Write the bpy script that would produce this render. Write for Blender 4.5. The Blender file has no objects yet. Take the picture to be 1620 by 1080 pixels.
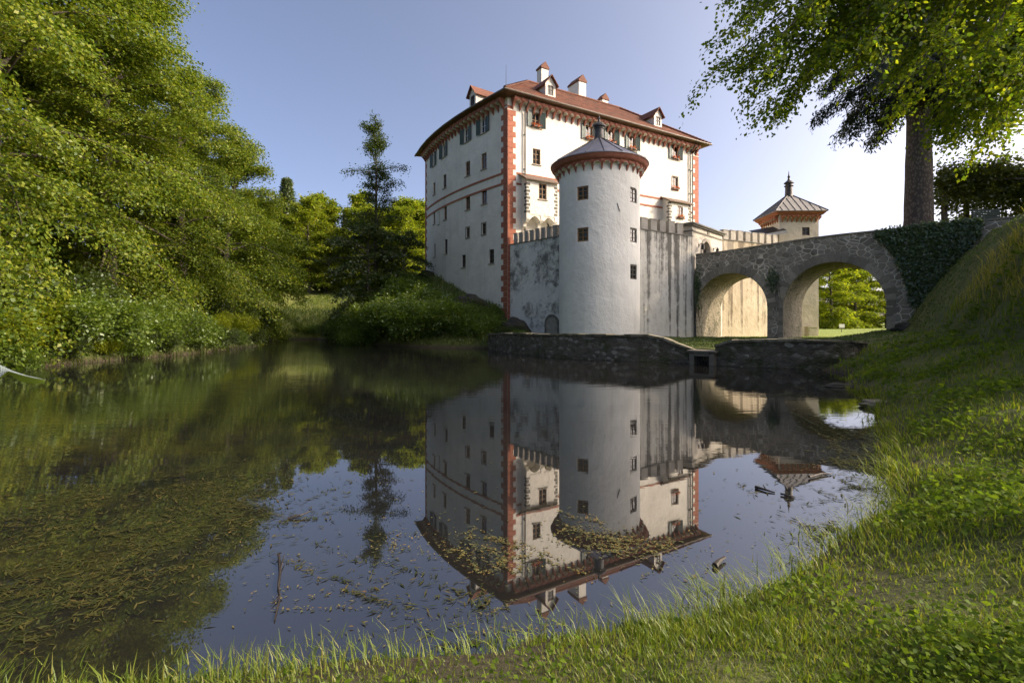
import bpy, math, random
import numpy as np
PI = math.pi
random.seed(7)
sc = bpy.context.scene
COL = sc.collection
CAMZ, F, HY = 2.2, 800.0, 510.0          # eye height above the water, focal length and horizon row (1620 px frame)

def at(px, py, Y):
    return ((px - 810) / F * Y, Y, CAMZ + (HY - py) / F * Y)

# ------------------------------------------------------------------ objects
def thing(name, label, cat, loc=(0, 0, 0), group=None):
    o = bpy.data.objects.new(name, None)
    COL.objects.link(o)
    o.location = loc
    o.empty_display_size = .3
    o['label'] = label; o['category'] = cat; o['kind'] = 'thing'
    if group: o['group'] = group
    return o

def tag(o, label=None, cat=None, group=None, kind=None):
    if label: o['label'] = label
    if cat: o['category'] = cat
    if group: o['group'] = group
    if kind: o['kind'] = kind
    return o

def root_of(o):
    while o.parent: o = o.parent
    return o

def np_mesh(name, verts, faces, mats, mi=None, smooth=False):
    """verts (n,3) array, faces = list of (array (m,k)) blocks."""
    verts = np.asarray(verts, dtype=np.float32)
    blocks = [np.asarray(f, dtype=np.int32) for f in faces if len(f)]
    me = bpy.data.meshes.new(name)
    me.vertices.add(len(verts)); me.vertices.foreach_set('co', verts.ravel())
    nl = sum(b.size for b in blocks); npoly = sum(len(b) for b in blocks)
    me.loops.add(nl); me.loops.foreach_set('vertex_index', np.concatenate([b.ravel() for b in blocks]))
    starts = []; c = 0
    for b in blocks:
        k = b.shape[1]
        starts.append(c + np.arange(len(b)) * k); c += b.size
    me.polygons.add(npoly)
    me.polygons.foreach_set('loop_start', np.concatenate(starts).astype(np.int32))
    if mi is not None: me.polygons.foreach_set('material_index', np.asarray(mi, dtype=np.int32))
    if smooth: me.polygons.foreach_set('use_smooth', np.ones(npoly, dtype=bool))
    for m in (mats if isinstance(mats, (list, tuple)) else [mats]): me.materials.append(m)
    me.update(calc_edges=True)
    return me

def link(name, me, parent=None, loc=None):
    o = bpy.data.objects.new(name, me)
    COL.objects.link(o)
    if parent: o.parent = parent
    if loc is not None: o.location = loc
    return o

class MB:
    """Collects world-space shapes and links them as one mesh object."""
    def __init__(s): s.v = []; s.f = []; s.m = []; s.uv = {}
    def add(s, vs, fs, m=0):
        b = len(s.v); s.v += [tuple(p) for p in vs]
        for f in fs: s.f.append(tuple(i + b for i in f)); s.m.append(m)
        return s
    def quad(s, a, b, c, d, m=0): return s.add([a, b, c, d], [(0, 1, 2, 3)], m)
    def box(s, c, ax, m=0):
        """c centre, ax three half-axis vectors"""
        vs = []
        for i in (-1, 1):
            for j in (-1, 1):
                for k in (-1, 1):
                    vs.append(tuple(c[n] + i * ax[0][n] + j * ax[1][n] + k * ax[2][n] for n in range(3)))
        return s.add(vs, [(0, 1, 3, 2), (4, 6, 7, 5), (0, 4, 5, 1), (2, 3, 7, 6), (0, 2, 6, 4), (1, 5, 7, 3)], m)
    def prism(s, poly, vec, m=0):
        """flat polygon (3D points) pushed along vec"""
        n = len(poly)
        vs = list(poly) + [tuple(p[i] + vec[i] for i in range(3)) for p in poly]
        fs = [tuple(range(n))[::-1], tuple(range(n, 2 * n))] + [(i, (i + 1) % n, n + (i + 1) % n, n + i) for i in range(n)]
        return s.add(vs, fs, m)
    def tube(s, pts, rad, n=8, m=0, caps=True):
        v, f = tube_np(pts, rad, n)
        b = len(s.v); s.v += [tuple(p) for p in v]
        for q in f: s.f.append(tuple(int(i) + b for i in q)); s.m.append(m)
        if caps:
            k = len(pts)
            s.f.append(tuple(b + i for i in range(n))[::-1]); s.m.append(m)
            s.f.append(tuple(b + (k - 1) * n + i for i in range(n))); s.m.append(m)
        return s
    def lathe(s, c, prof, n=32, m=0, a0=0, a1=2 * PI):
        full = abs(a1 - a0 - 2 * PI) < 1e-6
        cols = n if full else n + 1
        vs = []
        for (r, z) in prof:
            for i in range(cols):
                a = a0 + (a1 - a0) * i / n
                vs.append((c[0] + r * math.cos(a), c[1] + r * math.sin(a), c[2] + z))
        fs = []
        for j in range(len(prof) - 1):
            for i in range(n):
                i2 = (i + 1) % cols
                fs.append((j * cols + i, j * cols + i2, (j + 1) * cols + i2, (j + 1) * cols + i))
        return s.add(vs, fs, m)
    def build(s, name, mats, parent=None, loc=None, smooth=False, uv=None):
        if parent is not None:
            r = root_of(parent).location
            off = (r[0], r[1], r[2])
        else:
            off = loc or (0, 0, 0)
        me = bpy.data.meshes.new(name)
        me.from_pydata([(p[0] - off[0], p[1] - off[1], p[2] - off[2]) for p in s.v], [], s.f)
        for m in (mats if isinstance(mats, (list, tuple)) else [mats]): me.materials.append(m)
        if len(me.polygons) == len(s.m):
            me.polygons.foreach_set('material_index', s.m)
        if smooth: me.polygons.foreach_set('use_smooth', [True] * len(me.polygons))
        if uv:
            l = me.uv_layers.new(name='UVMap')
            for poly, us in zip(me.polygons, uv):
                for li, t in zip(poly.loop_indices, us): l.data[li].uv = t
        me.update()
        return link(name, me, parent, None if parent else off)

def tube_np(pts, rad, n=6):
    P = np.asarray(pts, float); k = len(P)
    T = np.gradient(P, axis=0); T /= np.linalg.norm(T, axis=1)[:, None] + 1e-9
    up = np.where(np.abs(T[:, 2:3]) > .9, np.array([[1., 0, 0]]), np.array([[0, 0, 1.]]))
    A = np.cross(T, up); A /= np.linalg.norm(A, axis=1)[:, None] + 1e-9
    B = np.cross(T, A)
    a = np.arange(n) / n * 2 * PI
    R = np.broadcast_to(np.asarray(rad, float), (k,))[:, None, None]
    V = P[:, None] + R * (A[:, None] * np.cos(a)[None, :, None] + B[:, None] * np.sin(a)[None, :, None])
    i = np.arange(n); j = (i + 1) % n
    f = []
    for r in range(k - 1):
        f.append(np.stack([r * n + i, r * n + j, (r + 1) * n + j, (r + 1) * n + i], 1))
    return V.reshape(-1, 3), np.concatenate(f)

# ------------------------------------------------------------------ vectors
def vadd(*a): return tuple(sum(c) for c in zip(*a))
def vmul(a, k): return tuple(c * k for c in a)
def vnorm(a):
    l = math.sqrt(sum(c * c for c in a)) or 1
    return tuple(c / l for c in a)
def ss(x):
    x = np.clip(x, 0, 1); return x * x * (3 - 2 * x)

# ------------------------------------------------------------------ materials
class NT:
    def __init__(s, name):
        s.m = bpy.data.materials.new(name); s.m.use_nodes = True
        s.t = s.m.node_tree; s.t.nodes.clear()
        s.out = s.n('ShaderNodeOutputMaterial')
    def n(s, typ, **kw):
        nd = s.t.nodes.new(typ)
        for k, v in kw.items(): setattr(nd, k, v)
        return nd
    def set(s, sock, v):
        if hasattr(v, 'is_output') or isinstance(v, bpy.types.NodeSocket): s.t.links.new(v, sock)
        elif isinstance(v, (tuple, list)) and len(v) == 3 and sock.type == 'RGBA': sock.default_value = (*v, 1)
        else: sock.default_value = v
    def coord(s, scale=(1, 1, 1), which='Object', rot=(0, 0, 0)):
        tc = s.n('ShaderNodeTexCoord'); mp = s.n('ShaderNodeMapping')
        s.t.links.new(tc.outputs[which], mp.inputs[0])
        mp.inputs['Scale'].default_value = scale; mp.inputs['Rotation'].default_value = rot
        return mp.outputs[0]
    def noise(s, scale, detail=4, rough=.55, vec=None, dist=0):
        nd = s.n('ShaderNodeTexNoise')
        nd.inputs['Scale'].default_value = scale; nd.inputs['Detail'].default_value = detail
        nd.inputs['Roughness'].default_value = rough; nd.inputs['Distortion'].default_value = dist
        s.t.links.new(vec if vec is not None else s.coord(), nd.inputs['Vector'])
        return nd.outputs['Fac']
    def ramp(s, fac, stops):
        nd = s.n('ShaderNodeValToRGB'); s.set(nd.inputs[0], fac)
        e = nd.color_ramp.elements
        while len(e) < len(stops): e.new(.5)
        for el, (p, c) in zip(e, stops):
            el.position = p; el.color = (*c, 1) if isinstance(c, (tuple, list)) else (c, c, c, 1)
        return nd.outputs[0]
    def mix(s, fac, a, b, blend='MIX'):
        nd = s.n('ShaderNodeMix', data_type='RGBA', blend_type=blend)
        s.set(nd.inputs[0], fac); s.set(nd.inputs[6], a); s.set(nd.inputs[7], b)
        return nd.outputs[2]
    def math(s, op, a, b=0., clamp=False):
        nd = s.n('ShaderNodeMath', operation=op, use_clamp=clamp)
        s.set(nd.inputs[0], a); s.set(nd.inputs[1], b)
        return nd.outputs[0]
    def bump(s, h, strength=.3, dist=.02, normal=None):
        nd = s.n('ShaderNodeBump'); nd.inputs['Strength'].default_value = strength
        nd.inputs['Distance'].default_value = dist; s.set(nd.inputs['Height'], h)
        if normal is not None: s.set(nd.inputs['Normal'], normal)
        return nd.outputs[0]
    def bsdf(s, color, rough=.8, normal=None, **kw):
        nd = s.n('ShaderNodeBsdfPrincipled')
        s.set(nd.inputs['Base Color'], color); s.set(nd.inputs['Roughness'], rough)
        if normal is not None: s.set(nd.inputs['Normal'], normal)
        for k, v in kw.items(): s.set(nd.inputs[k.replace('_', ' ')], v)
        return nd
    def done(s, shader):
        s.t.links.new(shader.outputs[0], s.out.inputs['Surface']); return s.m
    def island(s):
        return s.n('ShaderNodeNewGeometry').outputs['Random Per Island']
    def z(s):
        sp = s.n('ShaderNodeSeparateXYZ'); s.t.links.new(s.n('ShaderNodeTexCoord').outputs['Object'], sp.inputs[0]); return sp.outputs[2]

def simple(name, c1, c2, scale=3, rough=.8, bump=.2, bscale=None, bd=.02, **kw):
    t = NT(name)
    f = t.noise(scale, 5)
    col = t.ramp(f, [(.3, c1), (.7, c2)])
    return t.done(t.bsdf(col, rough, t.bump(t.noise(bscale or scale * 4, 4), bump, bd), **kw))

def plaster(name, base, dirt, amount=.5, stain=None, streak=None, topz=10):
    """lime plaster: uneven trowelled face, soft dirt clouds, optional dark stains and run-down streaks"""
    t = NT(name)
    a = t.noise(.35, 6, .62); b = t.noise(1.7, 6, .6)
    col = t.mix(t.math('MULTIPLY', t.ramp(a, [(.42, 0.), (.72, 1.)]), amount), base, dirt)
    col = t.mix(t.math('MULTIPLY', t.ramp(b, [(.5, 0.), (.75, 1.)]), amount * .6), col, dirt)
    if stain:
        big = t.noise(.32, 3, .5); fine = t.noise(1.5, 8, .72, dist=.3)
        mk = t.math('ADD', t.math('MULTIPLY', big, .62), t.math('MULTIPLY', fine, .48))
        col = t.mix(t.math('MULTIPLY', t.ramp(mk, [(.525, 0.), (.615, 1.)]), .85), col, stain)
    if streak:
        sv = t.coord((1.35, 1.35, .035)); sn = t.noise(1., 5, .65, sv)
        br = t.noise(1.3, 7, .7)
        zz = t.z()
        top = t.math('MULTIPLY', t.math('ADD', zz, 1.5), .085, True)
        mk = t.math('ADD', t.math('ADD', t.math('MULTIPLY', sn, .85), t.math('MULTIPLY', br, .3)), t.math('MULTIPLY', top, .16))
        col = t.mix(t.math('MULTIPLY', t.ramp(mk, [(.612, 0.), (.70, 1.)]), .86), col, streak)
        sp = t.noise(2.2, 6, .75)
        col = t.mix(t.math('MULTIPLY', t.ramp(sp, [(.62, 0.), (.68, 1.)]), .7), col, streak)
    run = t.noise(1., 6, .7, t.coord((2.2, 2.2, .06)))
    col = t.mix(t.math('MULTIPLY', t.ramp(run, [(.52, 0.), (.74, 1.)]), .32), col, tuple(k * .66 for k in dirt))
    col = t.mix(t.math('MULTIPLY', t.ramp(t.noise(.16, 3, .5), [(.5, 0.), (.56, 1.)]), .12), col, (.9, .88, .82))
    h = t.math('ADD', t.math('MULTIPLY', t.noise(1.1, 3), 1.), t.math('ADD', t.math('MULTIPLY', t.noise(3.2, 4), .45), t.math('MULTIPLY', t.noise(9, 5), .25)))
    return t.done(t.bsdf(col, .92, t.bump(h, .7, .1)))

def masonry(name, stones, mortar, scale=2.2, squash=1.25, moss=None, mamt=.5, mwidth=.045):
    t = NT(name)
    v = t.coord((1, 1, squash))
    wob = t.n('ShaderNodeMix', data_type='RGBA'); wob.inputs[0].default_value = .06
    t.t.links.new(v, wob.inputs[6])
    nn = t.n('ShaderNodeTexNoise'); nn.inputs['Scale'].default_value = 2.5; t.t.links.new(v, nn.inputs['Vector'])
    t.t.links.new(nn.outputs['Color'], wob.inputs[7])
    vec = wob.outputs[2]
    e = t.n('ShaderNodeTexVoronoi', feature='DISTANCE_TO_EDGE'); e.inputs['Scale'].default_value = scale
    c = t.n('ShaderNodeTexVoronoi', feature='F1'); c.inputs['Scale'].default_value = scale
    t.t.links.new(vec, e.inputs['Vector']); t.t.links.new(vec, c.inputs['Vector'])
    sep = t.n('ShaderNodeSeparateColor'); t.t.links.new(c.outputs['Color'], sep.inputs[0])
    st = t.ramp(sep.outputs[0], [(i / (len(stones) - 1), k) for i, k in enumerate(stones)])
    st = t.mix(t.math('MULTIPLY', t.noise(9, 6, .7), .7), st, tuple(k * .35 for k in stones[0]))
    edge = t.math('ADD', e.outputs['Distance'], t.math('MULTIPLY', t.math('SUBTRACT', t.noise(6, 4), .5), .05))
    mk = t.ramp(edge, [(mwidth * .6, 1.), (mwidth * 1.5, 0.)])
    big = t.noise(.55, 4)
    mk = t.math('MULTIPLY', mk, t.ramp(big, [(.35, .25), (.62, 1.)]))
    col = t.mix(mk, st, mortar)
    if moss:
        col = t.mix(t.math('MULTIPLY', t.ramp(t.noise(1.1, 6, .65), [(.5, 0.), (.6, 1.)]), mamt), col, moss)
    h = t.math('ADD', t.ramp(edge, [(0., 0.), (.12, 1.)]), t.math('MULTIPLY', t.noise(12, 5), .5))
    return t.done(t.bsdf(col, .9, t.bump(h, .8, .05)))

def leafmat(name, cols, trans=.45, spec=.12, tcol=None):
    t = NT(name)
    r = t.island()
    c = t.ramp(r, [(i / max(1, len(cols) - 1), k) for i, k in enumerate(cols)])
    big = t.noise(.35, 2)
    c = t.mix(t.math('MULTIPLY', t.ramp(big, [(.35, 0.), (.65, 1.)]), .45), c, t.mix(1., c, (.55, .62, .5), 'MULTIPLY'))
    d = t.n('ShaderNodeBsdfDiffuse'); t.set(d.inputs[0], c)
    tr = t.n('ShaderNodeBsdfTranslucent'); t.set(tr.inputs[0], t.mix(1., c, tcol or (1.5, 1.55, .75), 'MULTIPLY'))
    m = t.n('ShaderNodeMixShader'); m.inputs[0].default_value = trans
    t.t.links.new(d.outputs[0], m.inputs[1]); t.t.links.new(tr.outputs[0], m.inputs[2])
    g = t.n('ShaderNodeBsdfGlossy'); g.inputs['Roughness'].default_value = .45; g.inputs[0].default_value = (.8, .85, .9, 1)
    m2 = t.n('ShaderNodeMixShader'); m2.inputs[0].default_value = spec * .35
    t.t.links.new(m.outputs[0], m2.inputs[1]); t.t.links.new(g.outputs[0], m2.inputs[2])
    return t.done(m2)
# ------------------------------------------------------------------ site plan (metres; x right, y away from the bank, z=0 water)
A = (-.44, 50.0); B = (23.78, 64.5); C = (-11.6, 67.7)          # castle corners in view
def unit(p, q):
    d = math.hypot(q[0] - p[0], q[1] - p[1]); return ((q[0] - p[0]) / d, (q[1] - p[1]) / d), d
ER, LR = unit(A, B); NR = (ER[1], -ER[0])                        # right facade direction, length, outward normal
EL, LL = unit(A, C); NL = (-EL[1], EL[0])
if NL[0] > 0: NL = (-NL[0], -NL[1])
def left_pt(u, off=0.0):
    """bowed left facade"""
    def p(s):
        bl = 1.15 * (s ** 1.15) * (1 - s) * 4 * .93
        return (A[0] + EL[0] * LL * s + NL[0] * bl, A[1] + EL[1] * LL * s + NL[1] * bl)
    s = u / LL
    a, b = p(max(0, s - .01)), p(min(1, s + .01))
    d, _ = unit(a, b)
    n = (-d[1], d[0])
    if n[0] > 0: n = (-n[0], -n[1])
    q = p(s)
    return (q[0] + n[0] * off, q[1] + n[1] * off), d, n
def right_pt(u, off=0.0):
    return (A[0] + ER[0] * u + NR[0] * off, A[1] + ER[1] * u + NR[1] * off), ER, NR

POND = [(-1.9, 42.9), (-.6, 38.8), (1.2, 34.6), (3.6, 31.4), (6.5, 29.0), (9.8, 27.4), (11.0, 25.9), (12.6, 24.7), (14.4, 23.6),
        (13.9, 20.4), (11.9, 18.2), (10.9, 15.6), (9.6, 13.4), (8.1, 11.2), (6.9, 9.2), (5.4, 7.3), (4.6, 6.1), (3.4, 5.2), (2.3, 4.3), (1.3, 3.75),
        (0, 3.5), (-1.1, 3.3), (-2, 3.15), (-3.4, 3.0), (-7, 2.6), (-13, 3.5), (-22, 7), (-27, 13), (-26, 19), (-24.2, 23.5), (-23.3, 26.3),
        (-23.1, 30.3), (-22.4, 35.2), (-22.9, 41), (-23.4, 46.3), (-27, 54), (-31, 65), (-26, 67), (-19.8, 58.7), (-15.5, 52), (-12.8, 48.9),
        (-9.5, 46.2), (-6, 44.2)]
FOOT = [(4, -60), (5.5, -6), (7.5, 0), (9.6, 5), (12.7, 11.8), (17.1, 19.7), (21.4, 26.5), (27.2, 35.3), (40, 43), (75, 50), (200, 60), (900, 100)]

def seg_dist(X, Y, pts, closed):
    P = np.array(pts, float); Q = np.roll(P, -1, 0) if closed else P[1:]
    if not closed: P = P[:-1]
    best = np.full(X.shape, 1e9); side = np.zeros(X.shape); par = np.zeros(X.shape)
    for k, (p, q) in enumerate(zip(P, Q)):
        d = q - p; L2 = (d ** 2).sum()
        t = np.clip(((X - p[0]) * d[0] + (Y - p[1]) * d[1]) / L2, 0, 1)
        dx = X - p[0] - t * d[0]; dy = Y - p[1] - t * d[1]
        D = np.hypot(dx, dy); m = D < best - 1e-9
        best = np.where(m, D, best); side = np.where(m, d[1] * dx - d[0] * dy, side); par = np.where(m, k + t, par)
    return best, side, par
def inside(X, Y, pts):
    r = np.zeros(X.shape, bool); n = len(pts)
    for i in range(n):
        (x1, y1), (x2, y2) = pts[i], pts[(i + 1) % n]
        if y1 == y2: continue
        c = ((y1 > Y) != (y2 > Y)) & (X < (x2 - x1) * (Y - y1) / (y2 - y1) + x1)
        r ^= c
    return r
FAC = [left_pt(LL * i / 12)[0] for i in range(13)]
def ground(X, Y, rough=True):
    sh = np.shape(X); X = np.atleast_1d(np.asarray(X, float)); Y = np.atleast_1d(np.asarray(Y, float))
    a, _, _ = seg_dist(X, Y, POND, True); ins = inside(X, Y, POND)
    bd, bs, _ = seg_dist(X, Y, FOOT, False); b = np.where(bs > 0, bd, -bd)
    gen = 10 * (1 - np.exp(-a / 22)) + .4 * ss(a / .7)
    gen = gen + 22 * ss((Y - 115) / 160) * ss((60 - X) / 60)
    d, _, par = seg_dist(X, Y, FAC, False)
    zf = np.interp(par / 12, [0, .29, .46, .72, 1], [3.6, 5.0, 6.3, 7.9, 8.6])
    zm = zf * (a / (a + d + .01)) ** .85
    inside_c = (X - A[0]) * NL[0] + (Y - A[1]) * NL[1] < 0
    zm = np.where(inside_c, zf, zm)
    gen = np.where(X < 5, np.maximum(gen, zm * ss((30 - d) / 20)), gen)
    inn = np.maximum(-b, 0)
    zr = np.where(b < 0, 1.7 * (a / (a + inn + .01)) ** .9, 1.7 + 7.1 * (1 - (1 - np.clip(b / 7.2, 0, 1)) ** 1.9))
    zt = .85 + .75 * ss((b + 5.5) / 5.5); tw_ = ss((Y - 23) / 4)
    zr = np.where(b < 0, zr * (1 - tw_) + np.minimum(zr, zt) * tw_, 1.7 + (zr - 1.7) * (.22 + .78 * ss((Y - 5) / 8)))
    zr = np.maximum(zr, np.where((Y > 24) & (X > -3), .8 * ss(a / .3), 0))
    far = ss((Y - 42) / 10) * ss((-b) / 3)
    zr = zr * (1 - far) + .75 * far
    xc = np.interp(Y, [0, 20, 40, 50, 75, 120], [-14, -14, -4, 0, 8, 14])
    wr = ss((X - xc + 2) / 4)
    z = gen * (1 - wr) + zr * wr
    if rough:
        amp = ss(a / 1.5) * np.where((Y > 44) & (X > 8), .25, 1.)
        z = z + amp * (.07 * np.sin(X * 1.9 + Y * .7) * np.sin(Y * 1.6 - X * .5) + .035 * np.sin(X * 4.1 + 1.3 * Y) * np.sin(3.7 * Y - .9 * X) + .1 * np.sin(.7 * X + 2) * np.sin(.6 * Y + .4 * X))
        z = z + .22 * ss(b / 2) * (np.sin(X * 1.3 + Y * 2.1) * np.sin(1.7 * Y - .8 * X) + .5 * np.sin(3.1 * X - Y) * np.sin(2.7 * Y + 1.1 * X))
    z = np.where(ins, -.12 - .9 * ss(a / 3.5), z)
    return z.reshape(sh) if sh else float(z[0])
def gz(x, y): return ground(float(x), float(y))

# terrain sheet, finer near the pond
def axis(parts):
    out = []
    for a0, a1, st in parts:
        out += list(np.arange(a0, a1, st))
    return np.array(out)
xs = axis([(-3000, -600, 300), (-600, -100, 50), (-100, -42, 4), (-42, -24, .6), (-24, -8, .5), (-8, 24, .22), (24, 46, .5), (46, 120, 4), (120, 600, 40), (600, 3001, 300)])
ys = axis([(-200, -20, 20), (-20, -2, 2), (-2, 28, .22), (28, 72, .45), (72, 140, 2.5), (140, 600, 40), (600, 3601, 300)])
GX, GY = np.meshgrid(xs, ys)
GZ = ground(GX, GY)
V = np.stack([GX, GY, GZ], -1).reshape(-1, 3)
nx, ny = len(xs), len(ys)
ii, jj = np.meshgrid(np.arange(nx - 1), np.arange(ny - 1))
q = (jj * nx + ii).ravel()
FQ = np.stack([q, q + 1, q + nx + 1, q + nx], 1)
t = NT('turf')
geo = t.n('ShaderNodeNewGeometry')
n1 = t.noise(.5, 6, .65); n2 = t.noise(5, 6, .7)
col = t.ramp(n1, [(.3, (.06, .085, .014)), (.5, (.095, .115, .02)), (.7, (.14, .14, .03))])
col = t.mix(t.math('MULTIPLY', t.ramp(n2, [(.4, 0.), (.7, 1.)]), .55), col, (.022, .034, .008))
sp = t.n('ShaderNodeSeparateXYZ'); t.t.links.new(geo.outputs['Position'], sp.inputs[0])
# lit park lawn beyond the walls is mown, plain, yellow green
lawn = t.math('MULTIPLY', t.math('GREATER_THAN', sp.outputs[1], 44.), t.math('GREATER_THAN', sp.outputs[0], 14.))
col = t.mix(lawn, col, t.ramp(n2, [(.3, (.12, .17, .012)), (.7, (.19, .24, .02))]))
med = t.math('MULTIPLY', t.math('GREATER_THAN', sp.outputs[1], 62.), t.math('LESS_THAN', sp.outputs[0], -12.))
col = t.mix(med, col, t.ramp(t.noise(1.3, 6, .7), [(.3, (.06, .09, .012)), (.5, (.15, .17, .025)), (.7, (.21, .19, .04))]))
nz = t.n('ShaderNodeSeparateXYZ'); t.t.links.new(geo.outputs['Normal'], nz.inputs[0])
lowz = t.math('SUBTRACT', 1., t.math('MULTIPLY', t.math('SUBTRACT', sp.outputs[2], .05), 3.2, True))
soil = t.ramp(t.noise(3, 6, .7), [(.3, (.028, .021, .012)), (.7, (.07, .052, .03))])
col = t.mix(lowz, col, soil)
under = t.math('LESS_THAN', sp.outputs[2], -.02)
col = t.mix(under, col, (.03, .03, .02))
M_TURF = t.done(t.bsdf(col, .95, t.bump(t.noise(14, 6, .7), .9, .08)))
o = link('ground', np_mesh('ground', V, [FQ], M_TURF, smooth=True))
tag(o, kind='structure', label='grassy ground with banks round the pond and a lawn beyond the bridge')

# water: a very slightly rippled sheet filling the basin
t = NT('pond_water')
pos = t.n('ShaderNodeNewGeometry').outputs['Position']
sp = t.n('ShaderNodeSeparateXYZ'); t.t.links.new(pos, sp.inputs[0])
weed = t.noise(.34, 7, .7, t.coord((1., 1.7, 1), rot=(0, 0, .5)), dist=1.2)
left = t.math('SUBTRACT', 1., t.math('MULTIPLY', t.math('ADD', sp.outputs[0], 9.), .13, True))
near = t.math('SUBTRACT', 1., t.math('MULTIPLY', t.math('SUBTRACT', sp.outputs[1], 3.), .055, True))
wm = t.math('MULTIPLY', t.ramp(weed, [(.45, 0.), (.62, 1.)]), t.math('MULTIPLY', left, near))
bed = t.ramp(t.noise(.8, 5), [(.3, (.008, .009, .010)), (.7, (.016, .015, .013))])
col = t.mix(wm, bed, t.ramp(t.noise(5, 5, .7), [(.35, (.02, .022, .006)), (.7, (.085, .075, .017))]))
rv = t.coord((.5, 2.6, 1)); r1 = t.noise(1.6, 3, .5, rv); r2 = t.noise(.45, 2, .5, t.coord((.6, 1.4, 1)))
zone = t.math('MULTIPLY', t.ramp(t.noise(.07, 2, .5), [(.4, .15), (.62, 1.)]), t.math('ADD', .3, t.math('MULTIPLY', t.math('SUBTRACT', 1., t.math('MULTIPLY', t.math('ADD', sp.outputs[0], 9.), .11, True)), .7)))
mid = t.math('MULTIPLY', t.math('MULTIPLY', t.math('SUBTRACT', sp.outputs[1], 4.), .09, True), 1.)
h = t.math('MULTIPLY', t.math('ADD', r1, t.math('MULTIPLY', r2, .8)), t.math('MULTIPLY', zone, mid))
b = t.bsdf(col, .015, t.bump(h, .5, .026), IOR=2.35)
b.inputs['Specular IOR Level'].default_value = .5
M_WATER = t.done(b)
wx = [p[0] for p in POND]; wy = [p[1] for p in POND]
wp = MB()
cx, cy = -5., 26.
wp.add([(p[0] + (p[0] - cx) * .03 + (1 if p[0] > cx else -1) * .25, p[1] + (p[1] - cy) * .03, 0) for p in POND], [tuple(range(len(POND)))])
o = wp.build('water', M_WATER)
tag(o, kind='structure', label='dark still pond water mirroring the castle')
# ------------------------------------------------------------------ building materials
WHITE = plaster('white_plaster', (.73, .70, .632), (.54, .518, .462), .75)
TOWERW = plaster('tower_plaster', (.80, .785, .73), (.63, .615, .565), .7)
STAIN = plaster('stained_plaster', (.72, .72, .68), (.48, .48, .44), .7, stain=(.075, .075, .07))
STREAK = plaster('streaked_plaster', (.70, .68, .61), (.46, .43, .36), .7, streak=(.06, .055, .045))
OLDW = plaster('old_warm_plaster', (.56, .49, .37), (.36, .29, .2), .8, streak=(.13, .1, .065))
SQW = plaster('square_tower_plaster', (.60, .55, .46), (.40, .36, .29), .6)
RED = simple('red_paint', (.27, .09, .05), (.37, .135, .08), 3, .85, .2)
REDD = simple('faded_red_frieze', (.26, .09, .058), (.36, .14, .095), 2.5, .85, .2)
ORANGE = simple('orange_red_frieze', (.3, .105, .055), (.38, .15, .08), 2.5, .85, .2)
QWHITE = simple('white_quoin_block', (.66, .62, .54), (.74, .7, .62), 3, .85, .2)
SOFFIT = simple('brown_soffit', (.14, .075, .045), (.2, .11, .07), 2, .8, .1)
STONE = simple('grey_stone', (.22, .205, .175), (.36, .33, .28), 3, .9, .5)
DSTONE = simple('weathered_dark_stone', (.11, .105, .09), (.2, .19, .16), 3, .9, .6)
MERL = plaster('merlon_plaster', (.44, .41, .36), (.2, .185, .16), .9)
WOOD = simple('brown_window_wood', (.17, .09, .035), (.26, .145, .06), 6, .6, .2)
DWOOD = simple('dark_window_wood', (.05, .037, .025), (.085, .06, .04), 6, .6, .2)
WWOOD = simple('white_window_wood', (.6, .6, .58), (.7, .7, .68), 6, .6, .1)
GREENW = simple('dark_green_shutter', (.026, .05, .045), (.05, .085, .075), 5, .55, .2)
METAL = simple('dark_zinc', (.05, .048, .048), (.09, .085, .08), 4, .5, .1, Metallic=.5)
GUTTER = simple('brown_gutter', (.09, .07, .055), (.14, .11, .085), 4, .5, .1, Metallic=.3)
IRON = simple('black_iron', (.015, .015, .016), (.03, .03, .03), 4, .5, .1, Metallic=.5)
DOORW = simple('dark_door_wood', (.03, .022, .017), (.06, .045, .035), 8, .7, .3)
FLOWER = leafmat('orange_flowers', [(.6, .09, .01), (.7, .2, .02), (.55, .05, .02), (.08, .13, .02)], .3)
t = NT('window_glass')
M_GLASS = t.done(t.bsdf(t.ramp(t.noise(1.3, 2), [(.35, (.008, .01, .012)), (.7, (.03, .032, .033))]), .06, t.bump(t.noise(2.3, 1), .25, .03), IOR=1.5))

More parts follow.
